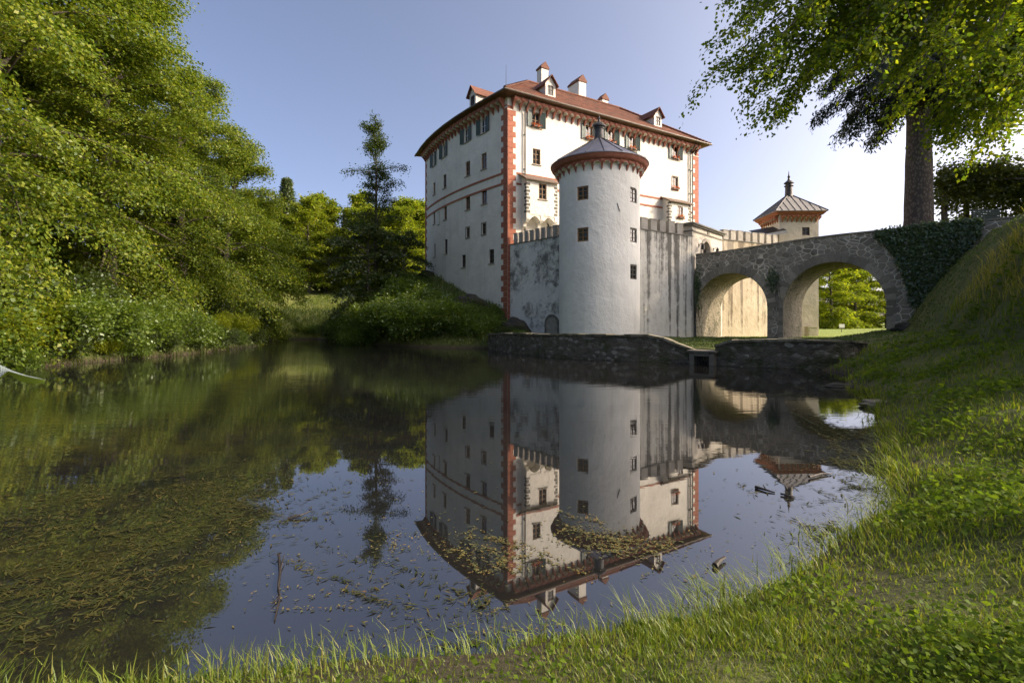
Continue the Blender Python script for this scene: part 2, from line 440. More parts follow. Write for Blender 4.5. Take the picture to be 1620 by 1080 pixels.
def tilemat(name, c, seam, pu, pv, rough=.85, vary=.6):
    t = NT(name)
    uv = t.n('ShaderNodeTexCoord').outputs['UV']
    mp = t.n('ShaderNodeMapping'); t.t.links.new(uv, mp.inputs[0]); mp.inputs['Scale'].default_value = (1 / pu, 1 / pv, 1)
    sp = t.n('ShaderNodeSeparateXYZ'); t.t.links.new(mp.outputs[0], sp.inputs[0])
    fu = t.math('FRACT', sp.outputs[0]); fv = t.math('FRACT', sp.outputs[1])
    w = t.n('ShaderNodeTexWhiteNoise', noise_dimensions='2D')
    cell = t.n('ShaderNodeCombineXYZ'); t.t.links.new(t.math('FLOOR', sp.outputs[0]), cell.inputs[0]); t.t.links.new(t.math('FLOOR', sp.outputs[1]), cell.inputs[1])
    t.t.links.new(cell.outputs[0], w.inputs[0])
    col = t.ramp(w.outputs['Value'], [(0, tuple(k * .55 for k in c)), (.5, c), (1, (c[0] * 1.3, c[1] * 1.35, c[2] * 1.4))])
    col = t.mix(t.math('MULTIPLY', t.ramp(t.noise(.5, 5, .65), [(.4, 0.), (.7, 1.)]), vary), col, (.09, .055, .035))
    hump = t.math('SUBTRACT', 1., t.math('POWER', t.math('ABSOLUTE', t.math('SUBTRACT', t.math('MULTIPLY', fu, 2.), 1.)), 2.5))
    col = t.mix(t.ramp(hump, [(.2, 1.), (.72, 0.)]), col, seam)
    h = t.math('ADD', hump, t.math('MULTIPLY', t.math('SUBTRACT', 1., fv), .5))
    return t.done(t.bsdf(col, rough, t.bump(h, 1., .12), Specular_IOR_Level=.2))
TILES = tilemat('clay_roof_tiles', (.15, .053, .027), (.016, .010, .008), .62, .42)

# ------------------------------------------------------------------ wall panels with real openings
def wall_panel(mb, mapf, us, z0, z1, holes, depth=.26, m=0, mr=0, zcuts=(), zbase=None):
    """holes: (u0,u1,z0,z1). mapf(u,off)->(x,y)."""
    U = sorted(set([round(u, 4) for u in us] + [round(h[0], 4) for h in holes] + [round(h[1], 4) for h in holes]))
    Z = sorted(set([z0, z1] + [round(h[2], 4) for h in holes] + [round(h[3], 4) for h in holes] + list(zcuts)))
    def P(u, z, off=0):
        x, y = mapf(u, off); return (x, y, z)
    for a, b in zip(U[:-1], U[1:]):
        for c, d in zip(Z[:-1], Z[1:]):
            um, zm = (a + b) / 2, (c + d) / 2
            if any(h[0] < um < h[1] and h[2] < zm < h[3] for h in holes): continue
            mb.quad(P(a, c), P(b, c), P(b, d), P(a, d), m)
    for (a, b, c, d) in holes:
        mb.quad(P(a, c), P(a, c, -depth), P(a, d, -depth), P(a, d), mr)
        mb.quad(P(b, c), P(b, d), P(b, d, -depth), P(b, c, -depth), mr)
        mb.quad(P(a, c), P(b, c), P(b, c, -depth), P(a, c, -depth), mr)
        mb.quad(P(a, d), P(a, d, -depth), P(b, d, -depth), P(b, d), mr)

def make_window(parent, c, tn, nn, w, h, frame=WOOD, depth=.26, bars=(1, 2), surround=None, shutters=None, box=False, recess=.16, label=None, sill=True):
    """c = centre of the opening on the wall face; tn tangent, nn outward normal (2D)."""
    T = (tn[0], tn[1], 0); N = (nn[0], nn[1], 0); Zv = (0, 0, 1)
    def P(u, z, o): return (c[0] + T[0] * u + N[0] * o, c[1] + T[1] * u + N[1] * o, c[2] + z)
    def bx(mb, u, z, o, hu, hz, ho, m=0): mb.box(P(u, z, o), (vmul(T, hu), vmul(Zv, hz), vmul(N, ho)), m)
    f = MB(); fw = .055
    for s in (-1, 1):
        bx(f, s * (w / 2 - fw), 0, -recess, fw, h / 2, .04)
        bx(f, 0, s * (h / 2 - fw), -recess, w / 2 - 2 * fw, fw, .04)
    for i in range(bars[0]): bx(f, -w / 2 + w * (i + 1) / (bars[0] + 1), 0, -recess + .004, .035, h / 2 - 2 * fw, .03)
    for i in range(bars[1]): bx(f, 0, -h / 2 + h * (i + 1) / (bars[1] + 1), -recess + .001, w / 2 - 2 * fw, .022, .022)
    if surround:
        sw = .13
        for s in (-1, 1):
            bx(f, s * (w / 2 + sw / 2), 0, .012, sw / 2, h / 2 + sw, .018, 1)
            bx(f, 0, s * (h / 2 + sw / 2), .012, w / 2 - .002, sw / 2, .018, 1)
    if sill:
        bx(f, 0, -h / 2 - .05, .03, w / 2 + .1, .045, .06, 1)
    win = f.build('window', [frame, surround or STONE], parent)
    if label: win['label'] = label
    g = MB(); bx(g, 0, 0, -recess - .015, w / 2 - .02, h / 2 - .02, .008); g.build('pane', M_GLASS, win)
    if shutters:
        for s, ang in zip((-1, 1), shutters):
            sw_, sh_ = w / 2 + .05, h / 2 + .04
            hx = s * (w / 2 + .02)
            d = (s * math.cos(ang) , math.sin(ang))      # along tangent / outward
            D = vnorm(vadd(vmul(T, d[0]), vmul(N, d[1])))
            Q = vnorm(vadd(vmul(T, -d[1] * s), vmul(N, d[0] * s)))
            m_ = MB()
            base = P(hx, 0, .05)
            cen = vadd(base, vmul(D, sw_ / 2 + .01))
            m_.box(cen, (vmul(D, sw_ / 2), vmul(Zv, sh_), vmul(Q, .018)))
            for k in (-1, 1):
                m_.box(vadd(cen, vmul(D, k * (sw_ / 2 - .05)), vmul(Q, .022)), (vmul(D, .05), vmul(Zv, sh_), vmul(Q, .012)))
                m_.box(vadd(cen, vmul(D, k * (sw_ / 2 - .05)), vmul(Q, -.022)), (vmul(D, .05), vmul(Zv, sh_), vmul(Q, .012)))
            nsl = 12
            for k in range(nsl):
                zc = -sh_ + (k + .5) * 2 * sh_ / nsl
                m_.box(vadd(cen, (0, 0, zc)), (vmul(D, sw_ / 2 - .1), vadd(vmul(Zv, .05), vmul(Q, .03)), vmul(Q, .006)))
            m_.build('shutter', GREENW, win)
    if box:
        b = MB(); bx(b, 0, -h / 2 + .1, .16, w / 2 - .02, .09, .1, 1)
        rnd = random.Random(int(c[0] * 100 + c[2] * 10))
        for k in range(150):
            u, z, o_ = rnd.uniform(-w / 2 - .12, w / 2 + .12), -h / 2 + .12 + abs(rnd.gauss(.0, .16)) - (.3 * rnd.random() if rnd.random() < .45 else 0), rnd.uniform(.02, .4)
            q0 = P(u, z, o_); r = .055
            a1 = vmul(vnorm((rnd.gauss(0, 1), rnd.gauss(0, 1), rnd.gauss(0, 1))), r); a2 = vmul(vnorm((rnd.gauss(0, 1), rnd.gauss(0, 1), rnd.gauss(0, 1))), r)
            b.quad(vadd(q0, a1), vadd(q0, a2), vadd(q0, vmul(a1, -1)), vadd(q0, vmul(a2, -1)), 0)
        b.build('flower_box', [FLOWER, DWOOD], win)
    return win

def frieze(mb, mapf, u0, u1, ztop, n, drop=.95, out=.62, wid=.26, band=.28):
    """corbel frieze under an eave: tapering pendants carrying a band with small arches"""
    for i in range(n):
        u = u0 + (u1 - u0) * (i + .5) / n
        prof = [(0.0, 0), (out, 0), (out, -band), (out * .55, -band - (drop - band) * .35), (out * .25, -band - (drop - band) * .75), (0.0, -drop)]
        for s in (0,):
            def at_(du, k): 
                o_, z = prof[k]; w_ = wid / 2 * (1 if k < 3 else (.8, .5, .12)[k - 3])
                x, y = mapf(u + du * w_, o_); return (x, y, ztop + z)
            vs = [at_(-1, k) for k in range(6)] + [at_(1, k) for k in range(6)]
            mb.add(vs, [tuple(range(6)), tuple(range(11, 5, -1))] + [(k, k + 6, (k + 1) % 6 + 6, (k + 1) % 6) for k in range(6)], 0)
        # little arch web between this pendant and the next
        ua, ub = u + wid / 2, u + (u1 - u0) / n - wid / 2
        if ub > u1: continue
        K = 6
        for k in range(K):
            a0, a1 = k / K, (k + 1) / K
            za = -band - .18 + .2 * math.sin(PI * a0); zb = -band - .18 + .2 * math.sin(PI * a1)
            def Q(a, z, o_):
                x, y = mapf(ua + (ub - ua) * a, o_); return (x, y, ztop + z)
            mb.quad(Q(a0, za, out - .06), Q(a1, zb, out - .06), Q(a1, 0, out - .06), Q(a0, 0, out - .06), 0)
            mb.quad(Q(a0, za, out - .06), Q(a0, za, 0.01), Q(a1, zb, 0.01), Q(a1, zb, out - .06), 1)

# ------------------------------------------------------------------ the castle
WT = 24.35                                                       # wall top
castle = thing('castle', 'tall white castle with red corner stones and red tiled roof behind the round tower', 'castle', (A[0], A[1], 3.4))
def u_right(px, off=0.0):
    """position along the right facade (metres from the corner) that lies on image column px at the given real offset"""
    k = (px - 810) / F
    ax, ay = A[0] + NR[0] * off, A[1] + NR[1] * off
    return (k * ay - ax) / (ER[0] - k * ER[1])
def z_right(py, u, off=0.0):
    (x, y), _, _ = right_pt(u, off); return CAMZ + (HY - py) / F * y
def u_left(px):
    lo, hi = 0, LL
    for _ in range(40):
        m = (lo + hi) / 2; (x, y), _, _ = left_pt(m)
        if 810 + F * x / y > px: lo = m
        else: hi = m
    return lo
def z_left(py, u):
    (x, y), _, _ = left_pt(u); return CAMZ + (HY - py) / F * y

# windows: (column, row of the centre, width m, height m, style)
RW = [(848, 190, 1.0, 1.55, 's'), (932, 210, 1.0, 1.55, 's'), (967, 217, 1.0, 1.55, 's'), (1000, 226.5, 1.0, 1.55, 's'), (1068, 242, 1.05, 1.6, 's'),
      (849, 248, .95, 1.6, 'p'), (1068, 290, 1.0, 1.6, 'f'), (872, 362, .9, 1.2, 'g')]
LW = [(765, 199, 1.0, 1.55, 's'), (738, 214, 1.0, 1.55, 's'), (702.5, 238.5, .95, 1.55, 's'), (686.5, 253, .95, 1.55, 's'),
      (765.5, 255, .95, 1.65, 'p'), (740, 267, .95, 1.6, 'p'), (703.5, 287, .95, 1.6, 'w'), (687, 298.5, .85, 1.5, 'p'),
      (766, 311, .95, 1.55, 'p'), (740, 321, .95, 1.5, 'p'), (704.5, 337, .9, 1.55, 'p'), (687, 345, .75, 1.5, 'p'),
      (765.5, 362, .7, 1.15, 'g'), (740, 368, .7, 1.1, 'g'), (705.5, 390, .85, 1.7, 'd'), (687.5, 396, .7, 1.7, 'd'),
      (777.5, 405.5, .85, 1.45, 'd'), (733.5, 413, .85, 1.4, 'd')]
def facade(name, mapp, ufun, zfun, wins, L, us, z0, mat):
    holes = []; spec = []
    for (px, py, w, h, st) in wins:
        u = ufun(px); z = zfun(py, u)
        holes.append((u - w / 2, u + w / 2, z - h / 2, z + h / 2)); spec.append((u, z, w, h, st))
    mb = MB()
    wall_panel(mb, lambda u, o: mapp(u, o)[0], us, z0, WT + .5, holes, .28, 0, 0, zcuts=[10, 17])
    mb.build('wall', mat, castle)
    for (u, z, w, h, st) in spec:
        p, tn, nn = mapp(u)
        c = (p[0], p[1], z)
        kw = dict(frame=WOOD)
        if st == 's': kw = dict(frame=WWOOD if name == 'l' else WOOD, shutters=(.12, .3) if name == 'l' else (.08, .9) if u < 3 else (.1, .35), box=(name == 'r'), bars=(1, 1))
        if st == 'f': kw = dict(frame=WOOD, surround=STONE, box=True)
        if st == 'p': kw = dict(frame=WOOD)
        if st == 'w': kw = dict(frame=DWOOD, label='white curtained window on the shaded facade')
        if st == 'g': kw = dict(frame=DWOOD, surround=STONE, bars=(1, 2))
        if st == 'd': kw = dict(frame=DWOOD, bars=(1, 2))
        make_window(castle, c, tn, nn, w, h, **kw)
facade('r', right_pt, u_right, z_right, RW, LR, [LR * i / 14 for i in range(15)], 0.2, WHITE)
facade('l', left_pt, u_left, z_left, LW, LL, [LL * i / 40 for i in range(41)], 2.5, WHITE)
# hidden sides so the block is closed
D_ = (17.0, 75.8)
mb = MB(); mb.quad((*B, 0), (*D_, 0), (*D_, WT + .5), (*B, WT + .5)); mb.quad((*D_, 0), (*C, 0), (*C, WT + .5), (*D_, WT + .5))
mb.build('wall', WHITE, castle)
# blank white panel on the left facade
u = u_left(693.5); z = z_left(346, u); p, tn, nn = left_pt(u)
mb = MB(); mb.box((p[0], p[1], z), (vmul((*tn, 0), .42), (0, 0, .8), vmul((*nn, 0), .03)))
mb.box((p[0] + nn[0] * .02, p[1] + nn[1] * .02, z), (vmul((*tn, 0), .34), (0, 0, .72), vmul((*nn, 0), .03)), 1)
mb.build('blind_window', [STONE, WHITE], castle)

# quoins at the three visible corners
def quoins(mapp, u0, sgn, z0, z1, pat):
    """pat: list of (width, material) alternating; blocks .53 m high with open joints"""
    mb = MB(); z = z0; k = 0; hb = .535
    while z < z1 - .1:
        u = 0
        for (w, m) in pat[k % len(pat)]:
            ua, ub = u0 + sgn * u, u0 + sgn * (u + w)
            (xa, ya), ta, na = mapp(ua); (xb, yb), tb, nb = mapp(ub)
            c = ((xa + xb) / 2, (ya + yb) / 2, z + hb / 2)
            mb.box(c, (vmul((xb - xa, yb - ya, 0), .5 * (w - .02) / w), (0, 0, min(hb, z1 - z) / 2 - .012), vmul((*na, 0), .035)), m)
            u += w
        z += hb; k += 1
    mb.build('quoin_strip', [RED, QWHITE], castle)
quoins(right_pt, 0, 1, .8, WT - .75, [[(.62, 0), (.36, 1)], [(.95, 0)]])
quoins(left_pt, 0, 1, 2.6, WT - .75, [[(.65, 0)], [(1.0, 0)]])
quoins(left_pt, LL, -1, 7, WT - .75, [[(.6, 0)], [(1.0, 0)]])
quoins(right_pt, LR, -1, .8, WT - .75, [[(.7, 0), (.45, 1)], [(1.15, 0)]])
# string courses
def course(mapp, u0, u1, z, n=1):
    mb = MB()
    for i in range(n):
        a, b = u0 + (u1 - u0) * i / n, u0 + (u1 - u0) * (i + 1) / n
        P = lambda u, o, zz: (*mapp(u, o)[0], zz)
        for (o0, za, o1, zb) in ((.002, z + .1, .06, z + .1), (.06, z + .1, .06, z - .1), (.06, z - .1, .002, z - .1)):
            mb.quad(P(a, o0, za), P(b, o0, za), P(b, o1, zb), P(a, o1, zb))
    mb.build('string_course', RED, castle)
uo1 = (u_right(833, 1.0), u_right(882, 1.0)); uo2 = (u_right(1059, 1.1), u_right(1092, 1.1))
for z in (17.1, 16.05):
    course(left_pt, .8 if z > 17 else .8, LL - .3, z, 30)
    course(right_pt, 1.0, LR - 1.2, z) if z > 17 else (course(right_pt, 1.0, uo1[0], z), course(right_pt, uo1[1], LR - 1.2, z))
# corbel friezes
for mapp, L, n in ((right_pt, LR, 34), (left_pt, LL, 25)):
    mb = MB(); frieze(mb, lambda u, o: mapp(u, o)[0], .15, L - .15, WT + .12, n, drop=1.15, out=.7, wid=.3)
    mb.build('corbel_frieze', [REDD, WHITE], castle)

# roof: four wings round a court
LOOP = [A, B, D_, C] + [left_pt(LL * i / 8)[0] for i in range(7, 0, -1)]
def offset(loop, d):
    n = len(loop); out = []
    for i in range(n):
        p0, p1, p2 = loop[i - 1], loop[i], loop[(i + 1) % n]
        e1, _ = unit(p0, p1); e2, _ = unit(p1, p2)
        n1 = (-e1[1], e1[0]); n2 = (-e2[1], e2[0])               # loop runs counter-clockwise: inward normals
        k = 1 + n1[0] * n2[0] + n1[1] * n2[1]
        out.append((p1[0] + (n1[0] + n2[0]) / k * d, p1[1] + (n1[1] + n2[1]) / k * d))
    return out
ZE, ZR_ = 24.75, 30.5
rA, rB, rD, rC = offset([A, B, D_, C], 7.0)
RR = [rA, rB, rD, rC]
for i in range(7, 0, -1):                                        # left wing: hips near the corners, ridge between
    u = LL * i / 8
    RR.append(rA if u < 7.2 else rC if u > LL - 7.2 else left_pt(u, -7.0)[0])
gc = (sum(p[0] for p in RR[:4]) / 4, sum(p[1] for p in RR[:4]) / 4)
RI = [(p[0] + (gc[0] - p[0]) * .45, p[1] + (gc[1] - p[1]) * .45) for p in RR]
rings = [(offset(LOOP, -1.05), ZE), (RR, ZR_), (RI, ZR_ - 1.6)]
mb = MB(); uv = []
n = len(LOOP)
for (ra, za), (rb, zb) in zip(rings[:-1], rings[1:]):
    for i in range(n):
        j = (i + 1) % n
        p = [(*ra[i], za), (*ra[j], za), (*rb[j], zb), (*rb[i], zb)]
        e, _ = unit(rings[0][0][i], rings[0][0][j]); nn_ = (-e[1], e[0])
        mb.quad(*p)
        uv.append([((q_[0] - A[0]) * e[0] + (q_[1] - A[1]) * e[1], math.hypot((q_[0] - ra[i][0]) * nn_[0] + (q_[1] - ra[i][1]) * nn_[1], q_[2] - za)) for q_ in p])
roof = mb.build('roof', TILES, castle, uv=uv)
mb = MB(); ro, ri = rings[0][0], offset(LOOP, .02)
for i in range(n):
    j = (i + 1) % n
    mb.quad((*ro[i], ZE - .12), (*ro[j], ZE - .12), (*ri[j], WT + .13), (*ri[i], WT + .13))
    mb.quad((*ro[i], ZE - .12), (*ro[j], ZE - .12), (*ro[j], ZE), (*ro[i], ZE))
mb.build('eave_soffit', SOFFIT, castle)
mb = MB(); go = offset(LOOP, -1.14)
mb.tube([(*go[i % n], ZE - .06) for i in [10, 0, 1]], .1, 8); mb.tube([(*go[i], ZE - .06) for i in [3, 4, 5, 6, 7, 8, 9, 10]], .1, 8)
mb.build('gutter', GUTTER, castle)
mb = MB()
R1 = rings[1][0]
ridge = [(*p, ZR_ + .05) for p in R1]
for i in range(n):
    a_, b_ = ridge[i], ridge[(i + 1) % n]
    if math.dist(a_, b_) < .3: continue
    k = max(1, int(math.dist(a_, b_) / .45))
    for q_ in range(k):
        mb.tube([vadd(vmul(a_, 1 - q_ / k), vmul(b_, q_ / k)), vadd(vmul(a_, 1 - (q_ + .96) / k), vmul(b_, (q_ + .96) / k))], [.17, .2], 7)
for i in (0, 1, 3):
    a_, b_ = (*rings[0][0][i], ZE + .04), ridge[i]
    k = int(math.dist(a_, b_) / .45)
    for q_ in range(k):
        mb.tube([vadd(vmul(a_, 1 - q_ / k), vmul(b_, q_ / k)), vadd(vmul(a_, 1 - (q_ + .96) / k), vmul(b_, (q_ + .96) / k))], [.2, .16], 7)
mb.build('ridge_tiles', simple('ridge_clay', (.1, .038, .022), (.17, .066, .036), 5, .85, .2), castle)

# dormers: on a roof plane, facing outward
SL = (ZR_ - ZE) / 8.05
def dormer(mapp, u, inset, w, h, d=3.2):
    (x, y), tn, nn = mapp(u)
    fx, fy = x - nn[0] * inset, y - nn[1] * inset
    zb = ZE + (inset + 1.05) * SL - .15
    T = (*tn, 0); N = (*nn, 0)
    def P(a, o, z): return (fx + T[0] * a + N[0] * o, fy + T[1] * a + N[1] * o, zb + z)
    dr = MB()
    g = .75 * w
    hw, hh, wz = .3 * w, .36 * h, .52 * h
    # front face with opening: four strips + gable
    dr.quad(P(-w / 2, 0, 0), P(-hw, 0, 0), P(-hw, 0, h), P(-w / 2, 0, h)); dr.quad(P(hw, 0, 0), P(w / 2, 0, 0), P(w / 2, 0, h), P(hw, 0, h))
    dr.quad(P(-hw, 0, 0), P(hw, 0, 0), P(hw, 0, wz - hh), P(-hw, 0, wz - hh)); dr.quad(P(-hw, 0, wz + hh), P(hw, 0, wz + hh), P(hw, 0, h), P(-hw, 0, h))
    dr.add([P(-w / 2, 0, h), P(w / 2, 0, h), P(0, 0, h + g * .8)], [(0, 1, 2)])
    for s in (-1, 1): dr.quad(P(s * w / 2, 0, -.2), P(s * w / 2, -d, -.2), P(s * w / 2, -d, h), P(s * w / 2, 0, h))
    dm = dr.build('dormer', WHITE, castle)
    rf = MB()
    for s in (-1, 1):
        a_, b_ = P(0, .32, h + g * .8 + .14), P(s * (w / 2 + .25), .32, h - .2)
        rf.prism([a_, b_, P(s * (w / 2 + .25), .32, h - .29), P(0, .32, h + g * .8 + .04)], vmul(N, -d - 1.2))
    rf.build('dormer_roof', simple('dormer_clay', (.11, .042, .025), (.17, .066, .037), 5, .85, .4) if 'dormer_clay' not in bpy.data.materials else bpy.data.materials['dormer_clay'], dm)
    wn = MB()
    for s in (-1, 1):
        wn.box(P(s * (hw - .05), -.06, wz), (vmul(T, .05), (0, 0, hh), vmul(N, .04))); wn.box(P(0, -.06, wz + s * (hh - .05)), (vmul(T, hw - .1), (0, 0, .05), vmul(N, .04)))
    wn.box(P(0, -.06, wz), (vmul(T, .04), (0, 0, hh - .1), vmul(N, .03)))
    wn.box(P(0, -.059, wz + .1), (vmul(T, hw - .1), (0, 0, .03), vmul(N, .02)))
    wn.box(P(0, -.1, wz), (vmul(T, hw), (0, 0, hh), vmul(N, .01)), 1)
    wn.build('dormer_window', [DWOOD, M_GLASS], dm)
dormer(right_pt, u_right(871, -1.4), 1.4, 1.3, 1.5)
dormer(right_pt, u_right(1041, -1.4), 1.4, 1.35, 1.55)
dormer(left_pt, u_left(741), .55, 1.3, 1.6, 2.6)
# chimneys
def chimney(px, Y, ytop, wpx, dz, dep, cap=True):
    x, y, z = at(px, ytop, Y)
    w = wpx / F * Y
    T = (*ER, 0); N = (*NR, 0)
    m_ = MB(); zb = z - dz
    zs = z - .55
    m_.box((x, y, (zb + zs) / 2), (vmul(T, w / 2), (0, 0, (zs - zb) / 2), vmul(N, dep / 2)))
    ch = m_.build('chimney', WHITE, castle)
    c = MB(); hw, hd = w / 2 + .1, dep / 2 + .1
    c.box((x, y, zs + .05), (vmul(T, hw), (0, 0, .1), vmul(N, hd)))
    pts = [vadd((x, y, zs + .15), vmul(T, -hw), vmul(N, hd)), vadd((x, y, zs + .15), vmul(T, hw), vmul(N, hd)), vadd((x, y, zs + .15 + hw * 1.1), vmul(N, hd))]
    c.prism(pts, vmul(N, -2 * hd))
    c.build('chimney_cap', bpy.data.materials['dormer_clay'], ch)
chimney(858.5, 62.5, 104, 13, 4.6, 1.0)
chimney(913, 65.5, 128, 14, 3.6, 2.2)
chimney(954, 68.0, 153, 12, 2.9, .9)
# lightning rod, down pipes
x, y = rings[0][0][0]
mb = MB(); mb.tube([(x + .1, y + .2, ZE), (x + .1, y + .2, ZE + 2.3)], [.03, .015], 6); mb.build('lightning_rod', IRON, castle)
def pipe(u, z0, off=.16):
    P = lambda o, z: (*right_pt(u, o)[0], z)
    m_ = MB(); m_.tube([P(1.1, ZE - .15), P(.9, ZE - .6), P(off + .1, WT - .75), P(off, WT - 1.1), P(off, z0)], .075, 8)
    for k in range(6): 
        z = z0 + (WT - 1.5 - z0) * (k + .5) / 6
        m_.box(P(off * .6, z), (vmul((*ER, 0), .1), (0, 0, .03), vmul((*NR, 0), .1)))
    m_.build('down_pipe', METAL, castle)
pipe(1.95, 2); pipe(LR - 1.75, 5); pipe(LR - 1.3, 5)

# oriels
def oriel(u0, u1, z0, z1, off, zwin, ww, hh, corbels, flowers):
    P = lambda u, o, z: (*right_pt(u, o)[0], z)
    uc = (u0 + u1) / 2 + .05
    m_ = MB()
    hole = (uc - ww / 2, uc + ww / 2, zwin - hh / 2, zwin + hh / 2)
    wall_panel(m_, lambda u, o: right_pt(u, o + off)[0], [u0, u1], z0, z1, [hole], .22)
    for u in (u0, u1): m_.quad(P(u, 0, z0), P(u, off, z0), P(u, off, z1), P(u, 0, z1 + .55))
    m_.quad(P(u0, 0, z0), P(u1, 0, z0), P(u1, off, z0), P(u0, off, z0))
    orl = m_.build('oriel', WHITE, castle)
    # side quoins (painted grey-white blocks)
    for (ua, sg) in ((u0, 1), (u1, -1)):
        q_ = MB(); z = z0 + .1; k = 0
        while z < z1 - .35:
            w = .42 if k % 2 == 0 else .26
            q_.box(P(ua + sg * w / 2, off, z + .15), (vmul((*ER, 0), w / 2), (0, 0, .12), vmul((*NR, 0), .02)))
            if sg == 1: q_.box(P(ua, off - w / 2, z + .15), (vmul((*NR, 0), w / 2), (0, 0, .12), vmul((*ER, 0), .02)))
            z += .34; k += 1
        q_.build('oriel_quoins', DSTONE, orl)
    r = MB(); e = .3
    r.prism([P(u0 - e, 0, z1 + .75), P(u0 - e, off + .35, z1), P(u0 - e, off + .35, z1 - .1), P(u0 - e, 0, z1 + .6)], vmul((*ER, 0), u1 - u0 + 2 * e))
    r.build('oriel_roof', bpy.data.materials.get('brown_shingles') or simple('brown_shingles', (.085, .06, .045), (.16, .11, .08), 6, .9, .6), orl)
    if corbels:
        c = MB()
        for k in range(3):
            u = u0 + .18 + (u1 - u0 - .36) * k / 2
            prof = [(0, 0), (off, 0), (off, -.45), (off * .8, -.75), (off * .45, -.85), (off * .4, -1.15), (0, -1.45)]
            c.prism([P(u - .17, o, z0 + z) for o, z in prof], vmul((*ER, 0), .34))
        for k in range(2):
            ua = u0 + .35 + (u1 - u0 - .36) * k / 2; ub = ua + (u1 - u0 - .36) / 2 - .34
            for j in range(8):
                a0, a1 = j / 8, (j + 1) / 8
                za, zb = z0 - .62 + .5 * math.sin(PI * a0), z0 - .62 + .5 * math.sin(PI * a1)
                c.quad(P(ua + (ub - ua) * a0, off - .05, za), P(ua + (ub - ua) * a1, off - .05, zb), P(ua + (ub - ua) * a1, off - .05, z0), P(ua + (ub - ua) * a0, off - .05, z0))
                c.quad(P(ua + (ub - ua) * a0, off - .05, za), P(ua + (ub - ua) * a1, off - .05, zb), P(ua + (ub - ua) * a1, 0.01, zb), P(ua + (ub - ua) * a0, 0.01, za))
        c.build('corbel', WHITE, orl)
    # window (kept one level up so it stays castle > window > pane)
    p, tn, nn = right_pt(uc, off)
    make_window(castle, (p[0], p[1], zwin), tn, nn, ww, hh, frame=WOOD, depth=.22, bars=(1, 2), box=flowers, recess=.12)
z0 = z_right(338, uo1[0], 1.); z1 = z_right(283, uo1[0], 1.); zw = z_right(303, (uo1[0] + uo1[1]) / 2, 1.)
oriel(uo1[0], uo1[1], z0, z1, 1.0, zw, .95, 1.6, True, False)
z1 = z_right(318, uo2[0], 1.1); zw = z_right(336, (uo2[0] + uo2[1]) / 2, 1.1)
oriel(uo2[0], uo2[1], z1 - 4.2, z1, 1.1, zw, .95, 1.45, True, True)

# ------------------------------------------------------------------ round tower
TC = (7.4, 43.0); TR = 3.38; TZ = .6
tower = thing('round_tower', 'round white tower with grey conical metal roof at the corner of the castle wall', 'tower', (*TC, TZ))
def tw(u, o=0.):
    a = -PI / 2 + u / TR
    return (TC[0] + (TR + o) * math.cos(a), TC[1] + (TR + o) * math.sin(a))
def u_tower(px):
    best = None
    for k in range(-900, 900):
        u = k / 900 * PI / 2 * TR; x, y = tw(u)
        if (TC[0] - x) * x + (TC[1] - y) * y < 0: continue
        d = abs(810 + F * x / y - px)
        if best is None or d < best[0]: best = (d, u, y)
    return best[1], best[2]
TWN = [(921.5, 305.5, .98, 1.1, WOOD), (921.5, 371, .98, 1.1, WOOD), (1003, 309, 1.0, 1.2, DWOOD), (1003, 372, 1.0, 1.15, DWOOD), (1003, 430, 1.0, 1.2, DWOOD)]
holes = []; spec = []
for (px, py, w, h, fm) in TWN:
    u, y = u_tower(px); z = CAMZ + (HY - py) / F * y
    holes.append((u - w / 2, u + w / 2, z - h / 2, z + h / 2)); spec.append((u, z, w, h, fm))
mb = MB()
wall_panel(mb, tw, [(-PI + 2 * PI * i / 160) * TR for i in range(161)], .2, 15.0, holes, .3, zcuts=[4, 8, 12])
mb.build('wall', TOWERW, tower, smooth=False)
for (u, z, w, h, fm) in spec:
    p = tw(u); a = -PI / 2 + u / TR
    make_window(tower, (p[0], p[1], z), (-math.sin(a), math.cos(a)), (math.cos(a), math.sin(a)), w - .02, h - .02, frame=fm, bars=(1, 2), recess=.13, sill=False)
mb = MB(); frieze(mb, tw, -PI * TR, PI * TR, 14.95, 30, drop=.8, out=.4, wid=.2, band=.16)
mb.build('corbel_frieze', [REDD, TOWERW], tower)
mb = MB(); mb.lathe((*TC, 0), [(TR + .02, 14.9), (TR + .45, 14.95), (TR + .62, 15.12), (TR + .66, 15.32), (TR + .7, 15.36)], 64)
mb.build('eave_band', REDD, tower, smooth=True)
ZINC = simple('grey_violet_sheet_metal', (.17, .165, .185), (.27, .26, .285), .9, .5, .05, Metallic=.35)
mb = MB(); mb.lathe((*TC, 0), [(TR + .74, 15.34), (TR + .74, 15.42), (2.2, 16.6), (.38, 17.75)], 48)
mb.build('roof', ZINC, tower)
mb = MB()
for k in range(18):
    a = 2 * PI * k / 18 + .1
    mb.tube([(TC[0] + r * math.cos(a), TC[1] + r * math.sin(a), z) for r, z in ((TR + .74, 15.44), (2.2, 16.63), (.38, 17.78))], .035, 5)
mb.build('roof_seams', METAL, tower)
mb = MB(); mb.lathe((*TC, 0), [(.55, 17.5), (.42, 17.75), (.4, 18.55), (.46, 18.6), (.44, 18.72), (.6, 18.78), (.6, 18.88), (.36, 19.08), (.12, 19.2), (.09, 19.4), (.13, 19.48), (.06, 19.62), (.01, 19.85)], 20)
mb.build('roof_cowl', METAL, tower, smooth=False)
mb = MB(); a = -1.2
for (zz, dx) in ((11.5, 0),):
    u, y = u_tower(978); p = tw(u, .04); mb.tube([(p[0] - .1, p[1], 11.55), (p[0] + .12, p[1], 10.9)], .03, 5)
mb.build('wall_anchor', IRON, tower)

